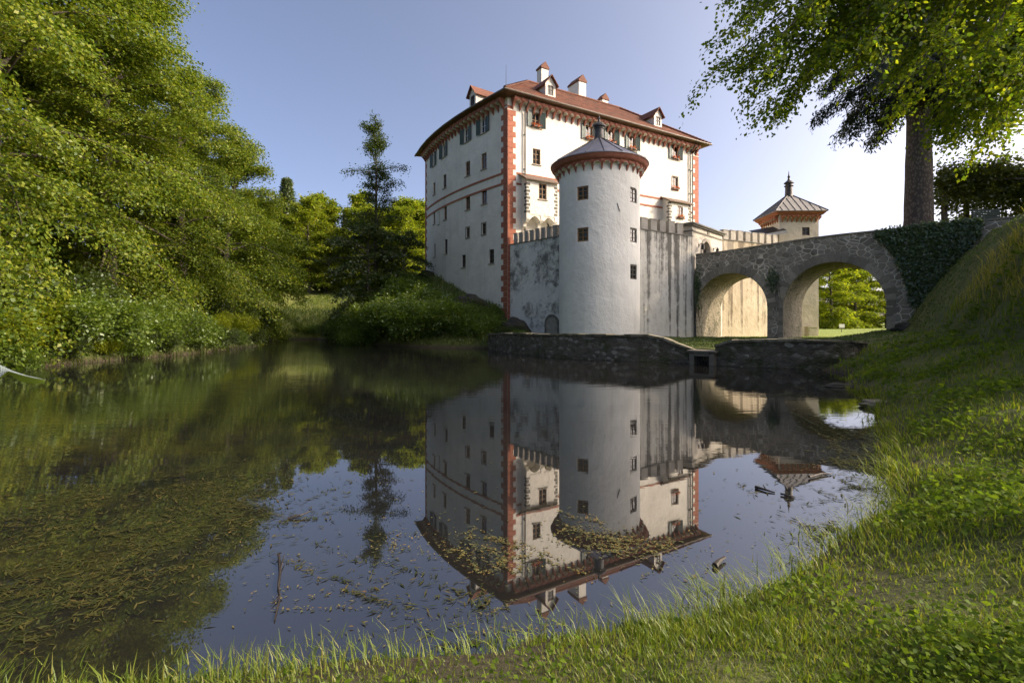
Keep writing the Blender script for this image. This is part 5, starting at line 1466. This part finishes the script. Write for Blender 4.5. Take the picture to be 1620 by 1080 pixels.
# ------------------------------------------------------------------ ivy on the bridge
def in_poly(px, py, poly): return inside(px, py, poly)
poly = [(1383, 369), (1420, 362), (1480, 354), (1552, 347), (1548, 372), (1522, 400), (1505, 440), (1478, 474), (1462, 490), (1446, 482), (1434, 440), (1420, 405), (1402, 384)]
rng = np.random.default_rng(12)
px = rng.uniform(1378, 1556, 70000); py = rng.uniform(344, 494, 70000)
jx, jy = px + rng.normal(0, 3, px.size), py + rng.normal(0, 3, px.size)
m_ = in_poly(jx, jy, poly); px, py = px[m_], py[m_]
kx = (px - 810) / F; tt = (kx * BR0[1] - BR0[0]) / (BD[0] - kx * BD[1]); Yb = BR0[1] + BD[1] * tt
zb = CAMZ + (HY - py) / F * Yb
def wall_leaves(tt, zb, rng, size):
    n = len(tt); o = -np.abs(rng.normal(.1, .07, n)) - .03
    P = np.stack([BR0[0] + BD[0] * tt + BN[0] * o, BR0[1] + BD[1] * tt + BN[1] * o, zb], 1)
    Nn = np.array([-BN[0], -BN[1], .35]) + rng.normal(0, .55, (n, 3)); Nn /= np.linalg.norm(Nn, axis=1)[:, None]
    D = np.array([0, 0, -1.]) + rng.normal(0, .5, (n, 3)); S = np.cross(D, Nn); S /= np.linalg.norm(S, axis=1)[:, None]; D = np.cross(Nn, S)
    L = size * rng.uniform(.6, 1.3, n)[:, None]
    V = np.stack([P, P + D * L * .4 + S * L * .5, P + D * L, P + D * L * .4 - S * L * .5], 1)
    return V.reshape(-1, 3)
def ivy(label, tt, zb, size=.145):
    lv = wall_leaves(tt, zb, rng, size); c = lv.mean(0)
    r = thing('ivy', label, 'ivy', tuple(c))
    link('leaves', np_mesh('ivy', lv - c, [quads(len(lv))], L_IVY), r)
    TV, TF, off = [], [], 0
    for i in range(10):
        j = rng.integers(0, len(tt)); zz = np.linspace(zb[j], max(1.2, zb[j] - 2.5), 6); t0 = tt[j] + np.cumsum(rng.normal(0, .08, 6))
        P = np.stack([BR0[0] + BD[0] * t0 - BN[0] * .03, BR0[1] + BD[1] * t0 - BN[1] * .03, zz], 1) - c
        v, f = tube_np(P, .018, 4); TV.append(v); TF.append(f + off); off += len(v)
    link('stem', np_mesh('ivy_stem', np.concatenate(TV), [np.concatenate(TF)], M_BARK), r)
ivy('broad curtain of dark ivy covering the right end of the bridge', tt, zb)
def clump(px0, py0, sx_, sy_, n, label):
    px = rng.normal(px0, sx_, n); py = rng.normal(py0, sy_, n)
    kx = (px - 810) / F; tt = np.maximum((kx * BR0[1] - BR0[0]) / (BD[0] - kx * BD[1]), .05); Yb = BR0[1] + BD[1] * tt
    ivy(label, tt, CAMZ + (HY - py) / F * Yb, .16)
clump(1223, 442, 4.5, 8, 260, 'little tuft of plants growing on the pier between the two arches')
clump(1104, 455, 2.5, 14, 260, 'narrow strip of green growing at the left springing of the bridge')
# ------------------------------------------------------------------ rocks
ROCK = masonry('mossy_rock', [(.05, .045, .035), (.09, .08, .06)], (.06, .055, .04), .8, 1, moss=(.05, .055, .014), mamt=.9, mwidth=.01)
PALE = simple('pale_rock', (.2, .17, .12), (.36, .31, .23), 1.5, .95, .8, bd=.1)
def rock(name, label, x, y, r, h, mat, seed, z=None):
    rng = np.random.default_rng(seed); nu, nv = 64, 32
    V = []
    ph = rng.uniform(0, 6, 12); fr = rng.uniform(1, 4, (12, 3))
    for j in range(nv + 1):
        for i in range(nu):
            a, b = 2 * PI * i / nu, PI * (j / nv) - PI / 2
            d = np.array([math.cos(b) * math.cos(a), math.cos(b) * math.sin(a), math.sin(b)])
            k = .85 + sum(.05 * math.sin(fr[q] @ d * 2 + ph[q]) for q in range(12)) + sum(.06 * abs(math.sin(fr[q][[1, 2, 0]] @ d * 3.3 + ph[q])) for q in range(6)) + rng.normal(0, .008)
            V.append(d * k * [r[0], r[1], h])
    V = np.array(V); F_ = [[j * nu + i, j * nu + (i + 1) % nu, (j + 1) * nu + (i + 1) % nu, (j + 1) * nu + i] for j in range(nv) for i in range(nu)]
    o = link(name, np_mesh(name, V, [F_], mat, smooth=True), None, (x, y, (gz(x, y) if z is None else z) + h * .1))
    return tag(o, label, 'rock')
x, y, _ = at(1446, 520, 33.4); rock('boulder', 'rounded mossy boulder lying at the foot of the right bridge abutment', x, y, (1.15, .8), .55, ROCK, 1, z=1.5)
x, y, _ = at(815, 500, 45.5); rock('rock_outcrop', 'dark overgrown rock outcrop between the shrubs and the stained wall', x, y, (1.3, 1.1), 1.3, ROCK, 2, z=.9)
x, y, _ = at(742, 470, 50.5); rock('rock_outcrop', 'rough rock outcrop under the castle wall on the grassy mound', x, y, (1.7, 1.1), 1.0, ROCK, 3, z=3.6)
x, y, _ = at(676, 440, 64); rock('rock_outcrop', 'grey rock under the far left corner of the castle', x, y, (1.2, 1.0), .9, ROCK, 4, z=7.6)
x, y, _ = at(1328, 612, 17.4); rock('boulder', 'dark flat stone at the water edge under the right bank', x, y, (.6, .35), .18, ROCK, 6)
x, y, _ = at(1388, 645, 13.2); rock('boulder', 'small pale stone at the right water edge', x, y, (.35, .25), .12, PALE, 7)

# ------------------------------------------------------------------ grass
rng = np.random.default_rng(100)
def blades(x, y, z, L, W, rng, lean=.45, dirs=None):
    n = len(x)
    az = rng.uniform(0, 2 * PI, n) if dirs is None else dirs
    ln = np.abs(rng.normal(lean, lean * .5, n))
    d = np.stack([np.cos(az), np.sin(az)], 1); s = np.stack([-d[:, 1], d[:, 0]], 1)
    P0 = np.stack([x, y, z - .02], 1)
    def pt(t, w):
        c = P0.copy(); c[:, :2] += d * (ln * L * t * t)[:, None]; c[:, 2] += L * t * (1 - .35 * ln * t)
        a = c.copy(); b = c.copy(); a[:, :2] += s * (W * w)[:, None]; b[:, :2] -= s * (W * w)[:, None]
        return a, b
    a0, b0 = pt(0, .5); a1, b1 = pt(.5, .42); a2, b2 = pt(1., .04)
    V = np.stack([a0, b0, a1, b1, a2, b2], 1).reshape(-1, 3)
    i = np.arange(n) * 6
    Fq = np.concatenate([np.stack([i, i + 1, i + 3, i + 2], 1), np.stack([i + 2, i + 3, i + 5, i + 4], 1)])
    return V, Fq
def polar(n, r0, r1, a0, a1):
    """density falls off with distance from the bank where one stands"""
    r = np.exp(rng.uniform(math.log(r0), math.log(r1), n)); a = rng.uniform(a0, a1, n)
    return r * np.sin(a), r * np.cos(a), r
x, y, r = polar(330000, 1.0, 30, -1.15, 1.05)
aw, _, _ = seg_dist(x, y, POND, True); ins = inside(x, y, POND)
thin = rng.random(x.size) < np.where(x < .8, .55, .95) * np.clip(1.5 * (.5 + .5 * np.sin(2.9 * x + 1.7 * y) * np.sin(2.2 * y - 1.4 * x + .7)) + .18, 0, 1)
keep = thin & (~ins | (aw < .22) & (rng.random(x.size) < .25)) & (x > -10) & ~((y > 23.2) & (x < 15))
x, y, r, aw, ins = x[keep], y[keep], r[keep], aw[keep], ins[keep]
bd_, bs_, _ = seg_dist(x, y, FOOT, False); bsg = np.where(bs_ > 0, bd_, -bd_)
z = ground(x, y); z = np.maximum(z, -.12)
pt_ = .5 + .5 * np.sin(1.7 * x + .8 * y) * np.sin(1.3 * y - .6 * x + 1)
pt2 = .5 + .5 * np.sin(3.9 * x - 1.8 * y + 2) * np.sin(3.1 * y + 1.9 * x)
tall = rng.random(x.size) ** 3
L = (.07 + .1 * pt_ + .07 * pt2 + .12 * tall) * np.interp(r, [1, 4, 30], [.8, 1., 1.7]) + .09 * np.exp(-aw / .35) * (x > .8) * (~ins)
L = np.where(bsg > .3, L * 1.5, L * np.interp(r, [1.2, 3.5, 6, 12, 22], [.28, .38, .45, .55, .65]))
W = np.interp(r, [1, 4, 30], [.005, .009, .035])
G_GREEN = leafmat('grass_blades', [(.085, .135, .012), (.135, .195, .017), (.19, .235, .024), (.26, .24, .06)], .45, .06)
G_DRY = leafmat('dry_grass_blades', [(.21, .2, .04), (.34, .29, .075), (.42, .35, .12), (.13, .17, .025)], .45, .06)  # dry straw, with golden grazing light mixed into the colour
dry = (bsg > .6) & (rng.random(x.size) < np.clip((z - 1.8) / 2.0, .1, .9))  # more dry blades higher up, to lighten the shaded mound
for nm, mk, mat, lab in (('bank_grass', ~dry, G_GREEN, 'green grass growing over the right bank and the near shore'), ('dry_grass', dry, G_DRY, 'straw coloured dry grass on top of the steep right bank')):
    V, Fq = blades(x[mk], y[mk], z[mk], L[mk] * (1.5 if nm == 'dry_grass' else 1), W[mk], rng)
    o = link(nm, np_mesh(nm, V, [Fq], mat)); tag(o, lab, 'grass', kind='stuff')
# broad-leaved weeds and ground ivy between the blades
x, y, r = polar(210000, 1.4, 28, -.6, 1.05)
aw, _, _ = seg_dist(x, y, POND, True); ins = inside(x, y, POND)
nz_ = np.sin(1.1 * x + .9 * y + 1) * np.sin(.8 * y - 1.3 * x) + .5 * np.sin(2.7 * x) * np.sin(2.3 * y + 1)
keep = ~ins & (aw > .3) & (nz_ > rng.normal(.05, .25, x.size)) & ~((y > 23.2) & (x < 15))
x, y, r = x[keep], y[keep], r[keep]; z = ground(x, y)
c = np.stack([x, y, z + np.abs(rng.normal(.06, .06, x.size)) * np.interp(r, [1, 5, 28], [.8, 1.2, 2.5])], 1)
lv = leaves(c, rng.normal(0, 1, c.shape) * [1, 1, .2], rng, 1, .02, 1.0, .3)
lv = lv.reshape(-1, 4, 3); sz = np.interp(r, [1, 5, 28], [.022, .045, .18])[:, None, None]; lv = (c[:, None] + (lv - c[:, None]) * sz).reshape(-1, 3)
o = link('bank_weeds', np_mesh('bank_weeds', lv, [quads(len(lv))], leafmat('weed_leaves', [(.065, .11, .012), (.11, .17, .018), (.165, .22, .025)], .45, .02))); tag(o, 'low broad-leaved weeds growing through the bank grass', 'weeds', kind='stuff')
# rough grass on the castle mound and the meadow rim
n = 60000
x = rng.uniform(-34, -1, n); y = rng.uniform(43, 92, n); aw, _, _ = seg_dist(x, y, POND, True); ins = inside(x, y, POND)
inc = ((x - A[0]) * NL[0] + (y - A[1]) * NL[1] < .3) 
keep = ~ins & (aw > .2) & ~inc; x, y = x[keep], y[keep]; z = ground(x, y)
V, Fq = blades(x, y, z, rng.uniform(.15, .5, len(x)), np.full(len(x), .07), rng)
o = link('mound_grass', np_mesh('mound_grass', V, [Fq], leafmat('mound_grass_blades', [(.08, .125, .014), (.13, .18, .018), (.2, .21, .035)], .4))); tag(o, 'rough grass on the castle mound and the meadow', 'grass', kind='stuff')
n = 26000
x = rng.uniform(-34, -21.8, n); y = rng.uniform(14, 62, n); aw, _, _ = seg_dist(x, y, POND, True); ins = inside(x, y, POND)
keep = ~ins | (aw < .25); keep &= rng.random(n) < np.exp(-aw / 2.5) + .15; x, y = x[keep], y[keep]; z = np.maximum(ground(x, y), 0)
V, Fq = blades(x, y, z, rng.uniform(.2, .6, len(x)), np.full(len(x), .035), rng, .6)
o = link('shore_tufts', np_mesh('shore_tufts', V, [Fq], leafmat('shore_blades', [(.03, .05, .009), (.06, .09, .013), (.09, .115, .018)], .4, .02))); tag(o, 'rough grass hanging over the bare left shore', 'grass', kind='stuff')
# lawn tufts between pond walls and bridge
n = 26000
x = rng.uniform(5, 30, n); y = rng.uniform(24, 46, n); aw, _, _ = seg_dist(x, y, POND, True); ins = inside(x, y, POND)
keep = ~ins & (aw > .8); x, y = x[keep], y[keep]; z = ground(x, y)
V, Fq = blades(x, y, z, rng.uniform(.05, .16, len(x)), np.full(len(x), .05), rng)
o = link('terrace_grass', np_mesh('terrace_grass', V, [Fq], leafmat('terrace_grass_blades', [(.08, .13, .012), (.12, .17, .016)], .35))); tag(o, 'short grass between the pond walls and the bridge arches', 'grass', kind='stuff')
# grass bent over the water at the near shore
n = 15000
k = rng.integers(0, len(POND), n); P = np.array(POND); t_ = rng.random(n)[:, None]; q_ = P[k] * (1 - t_) + np.roll(P, -1, 0)[k] * t_
kk = (q_[:, 1] < 17) & (q_[:, 0] > -9); q_ = q_[kk]
pn = .5 + .5 * np.sin(q_[:, 0] * 3.1) * np.sin(q_[:, 1] * 2.3 + 1); q_ = q_[rng.random(len(q_)) < .25 + .75 * pn]
q_ = q_ + rng.normal(0, .13, q_.shape); rr = np.hypot(q_[:, 0], q_[:, 1])
dirs = np.arctan2(14 - q_[:, 1], -6 - q_[:, 0]) + rng.normal(0, .7, len(q_))
V, Fq = blades(q_[:, 0], q_[:, 1], np.maximum(ground(q_[:, 0], q_[:, 1]), -.05), rng.uniform(.1, .34, len(q_)) * np.where(q_[:, 0] < .8, .6, 1.), np.interp(rr, [1, 4, 17], [.005, .008, .02]), rng, .7, dirs)
o = link('shore_grass', np_mesh('shore_grass', V, [Fq], G_GREEN)); tag(o, 'long grass bending over the water along the near shore', 'grass', kind='stuff')

# ------------------------------------------------------------------ things floating on the pond
def pond_at(px, py): Y = CAMZ * F / (py - HY); return (px - 810) / F * Y, Y
def floaters(name, label, patches, mat, size, zoff):
    X, Yv, S = [], [], []
    for (px, py, sx_, sy_, n, rot) in patches:
        a, b = rng.normal(0, 1, n), rng.normal(0, 1, n)
        # stringy: cluster along a few random strands
        ns = max(3, n // 60); sa, sb, sd = rng.normal(0, .8, ns), rng.normal(0, .8, ns), rng.uniform(0, PI, ns); w = rng.integers(0, ns, n); l = rng.normal(0, .4, n)
        st = rng.random(n) < .65
        a = np.where(st, sa[w] + l * np.cos(sd[w]) + a * .06, a); b = np.where(st, sb[w] + l * np.sin(sd[w]) * .8 + b * .06, b)
        ca, sn = math.cos(rot), math.sin(rot)
        pxx = px + sx_ * (a * ca) - sy_ * b * sn; pyy = np.maximum(py + sx_ * a * sn + sy_ * b * ca, HY + 52)
        Y = CAMZ * F / (pyy - HY); X.append((pxx - 810) / F * Y); Yv.append(Y)
    x, y = np.concatenate(X), np.concatenate(Yv); ok = inside(x, y, POND); x, y = x[ok], y[ok]
    n = len(x); az = rng.uniform(0, 2 * PI, n); L = size * rng.uniform(.4, 1.5, n) * np.interp(np.hypot(x, y), [3, 25], [.8, 2.0]); W = L * (rng.uniform(.2, .45, n) if name == 'floating_leaves' else rng.uniform(.06, .2, n))
    z = np.full(n, zoff) + rng.uniform(0, .012, n)
    d = np.stack([np.cos(az), np.sin(az), rng.normal(0, .06, n)], 1); s = np.stack([-np.sin(az), np.cos(az), rng.normal(0, .12, n)], 1)
    P = np.stack([x, y, z], 1)
    V = np.stack([P - d * L[:, None] * .5, P + s * W[:, None] * .5, P + d * L[:, None] * .5, P - s * W[:, None] * .5], 1); V[..., 2] = np.maximum(V[..., 2], .004)
    o = link(name, np_mesh(name, V.reshape(-1, 3), [quads(n * 4)], mat)); tag(o, label, 'floating leaves', kind='stuff')
FL = leafmat('floating_leaf', [(.035, .04, .015), (.085, .09, .03), (.14, .135, .055), (.2, .16, .05), (.16, .085, .025)], .1)
FW = leafmat('pond_weed_leaf', [(.02, .026, .007), (.035, .042, .01), (.06, .058, .014), (.09, .07, .018)], .1)
floaters('floating_leaves', 'yellow and brown leaves drifting on the still pond', [(765, 872, 42, 17, 1000, .25), (955, 850, 50, 15, 1150, .2), (1030, 865, 40, 12, 400, 0), (850, 880, 60, 20, 260, .3), (620, 920, 70, 45, 200, 0), (700, 980, 110, 30, 260, 0), (560, 880, 60, 40, 90, 0), (1080, 890, 60, 30, 80, 0), (420, 900, 60, 50, 60, 0), (1200, 800, 90, 60, 120, 0), (700, 760, 120, 60, 50, 0)], FL, .036, .004)
floaters('pond_weed', 'dark pond weed lying on the water along the right shore and in the left shallows', [(1320, 680, 40, 10, 900, .3), (1345, 720, 40, 16, 900, .3), (1280, 625, 60, 5, 500, .05), (1370, 760, 40, 25, 600, .5), (1300, 850, 50, 30, 500, .5), (1250, 770, 60, 30, 150, 0), (330, 815, 110, 22, 1500, -.25), (200, 790, 140, 22, 1300, -.15), (250, 880, 150, 30, 1500, -.3), (120, 950, 120, 40, 1300, -.3), (380, 780, 60, 20, 500, 0), (80, 860, 80, 40, 700, -.2), (650, 930, 90, 40, 600, .3)], FW, .085, .004)
# twigs
TWIG = simple('wet_bark', (.012, .009, .007), (.035, .026, .02), 12, .6, .3)
def twig(label, pts, r, br=()):
    P = [(*pond_at(px, py), z) for px, py, z in pts]
    mb = MB(); mb.tube(P, [r * (1 - .6 * k / (len(P) - 1)) for k in range(len(P))], 6)
    for (i, px, py, z) in br: mb.tube([P[i], (*pond_at(px, py), z)], [r * .6, r * .25], 5)
    tag(mb.build('twig', TWIG, loc=P[0]), label, 'twig')
twig('long thin dark twig lying upright in the picture on the left half of the pond', [(441, 880, .03), (443, 905, .015), (440, 930, .02), (443, 945, .01), (434, 983, .01)], .012, [(1, 450, 885, .05), (3, 430, 958, .02), (0, 436, 884, .04), (0, 446, 882, .05)])
twig('short stick floating between the thin tree mirror image and the left weeds', [(455, 821, .01), (475, 819, .03), (491, 815, .05)], .014)
twig('dark stick floating under the mirrored square tower', [(1195, 772, .02), (1212, 777, .02), (1226, 780, .01)], .02, [(1, 1207, 772, .05)])
twig('second thin stick floating right of the first below the mirrored square tower', [(1235, 783, .02), (1248, 786, .02), (1258, 787, .01)], .014)
twig('thick short piece of branch floating off the right shore', [(1131, 898, .02), (1138, 892, .03), (1147, 886, .03)], .03)
twig('thin weathered stick lying at the right weedy shore', [(1280, 757, .03), (1300, 752, .03), (1315, 751, .02)], .018)

# blade of a reed leaning in at the left, close to the lens
rx, ry = -2.1, 1.75
reed = thing('reed', 'reed leaf with a pale upper face bending in at the left edge close by', 'reed', (rx, ry, gz(rx, ry)))
REED_T = simple('reed_top_face', (.1, .13, .125), (.15, .18, .175), 9, .6, .1); REED_U = simple('reed_under_face', (.13, .19, .012), (.2, .26, .02), 9, .6, .1)
mb = MB(); mb.tube([(rx, ry, gz(rx, ry) - .05), (rx - .02, ry, 1.4), (rx - .12, ry - .02, 2.06), (rx - .2, ry - .02, 2.3)], [.012, .01, .007, .004], 7); mb.build('stem', simple('reed_stem', (.12, .15, .03), (.18, .2, .05), 5, .6, .1), reed)
up = [(-34, 556), (0, 577), (20, 586), (40, 593), (58, 597), (70, 600)]
mid = [(-34, 598), (0, 597), (12, 586.5), (36, 593.5), (56, 598), (71, 600.5)]
low = [(-34, 602), (0, 600), (14, 592), (34, 604), (55, 607.5), (70, 607)]
mb = MB(); K = 24
def strand(c, off):
    out = []
    for i in range(K + 1):
        f = i / K * (len(c) - 1); j = min(int(f), len(c) - 2); r = f - j
        p = at(c[j][0] * (1 - r) + c[j + 1][0] * r, c[j][1] * (1 - r) + c[j + 1][1] * r, 1.7 + off * math.sin(PI * min(1, .15 + .85 * i / K)))
        out.append(p)
    return out
U_, M_, W_ = strand(up, .03), strand(mid, 0), strand(low, .015)
n_ = K + 1
mb.add(U_ + M_, [(i, i + 1, n_ + i + 1, n_ + i) for i in range(K)], 0); mb.add(M_ + W_, [(i, i + 1, n_ + i + 1, n_ + i) for i in range(K)], 1)
mb.build('leaf', [REED_T, REED_U], reed)
# ------------------------------------------------------------------ light, sky, camera
SEL, SAZ = math.radians(30), math.radians(95.0)                  # elevation; azimuth clockwise from +Y
w = bpy.data.worlds.new('World'); sc.world = w; w.use_nodes = True
nt = w.node_tree; sk = nt.nodes.new('ShaderNodeTexSky'); sk.sky_type = 'NISHITA'; sk.sun_disc = False
sk.sun_elevation = SEL; sk.sun_rotation = SAZ; sk.air_density = .35; sk.dust_density = 4.8; sk.ozone_density = 0.0
nt.links.new(sk.outputs[0], nt.nodes['Background'].inputs[0]); nt.nodes['Background'].inputs[1].default_value = .15
su = bpy.data.lights.new('sun', 'SUN'); su.energy = 2.0; su.angle = math.radians(.5); su.color = (.84, .675, .47)
so = bpy.data.objects.new('sun', su); COL.objects.link(so); so.location = (60, 0, 60)
sd = np.array([math.cos(SEL) * math.sin(SAZ), math.cos(SEL) * math.cos(SAZ), math.sin(SEL)])
from mathutils import Vector
so.rotation_euler = Vector(sd).to_track_quat('Z', 'Y').to_euler()
cam = bpy.data.cameras.new('camera'); co = bpy.data.objects.new('camera', cam); COL.objects.link(co)
co.location = (0, 0, CAMZ); co.rotation_euler = (PI / 2, 0, 0)
cam.sensor_width = 36; cam.lens = F / 1620 * 36; cam.shift_y = -(540 - HY) / 1620; cam.clip_end = 8000; cam.clip_start = .05
sc.camera = co
sc.render.engine = 'CYCLES'
cy = sc.cycles; cy.max_bounces = 7; cy.diffuse_bounces = 5; cy.glossy_bounces = 3; cy.transmission_bounces = 4; cy.transparent_max_bounces = 6
cy.caustics_reflective = False; cy.caustics_refractive = False; cy.use_denoising = True; cy.sample_clamp_indirect = 6
vs = sc.view_settings; vs.view_transform = 'Standard'; vs.look = 'None'; vs.gamma = 1; vs.exposure = 1.47; vs.use_curve_mapping = False
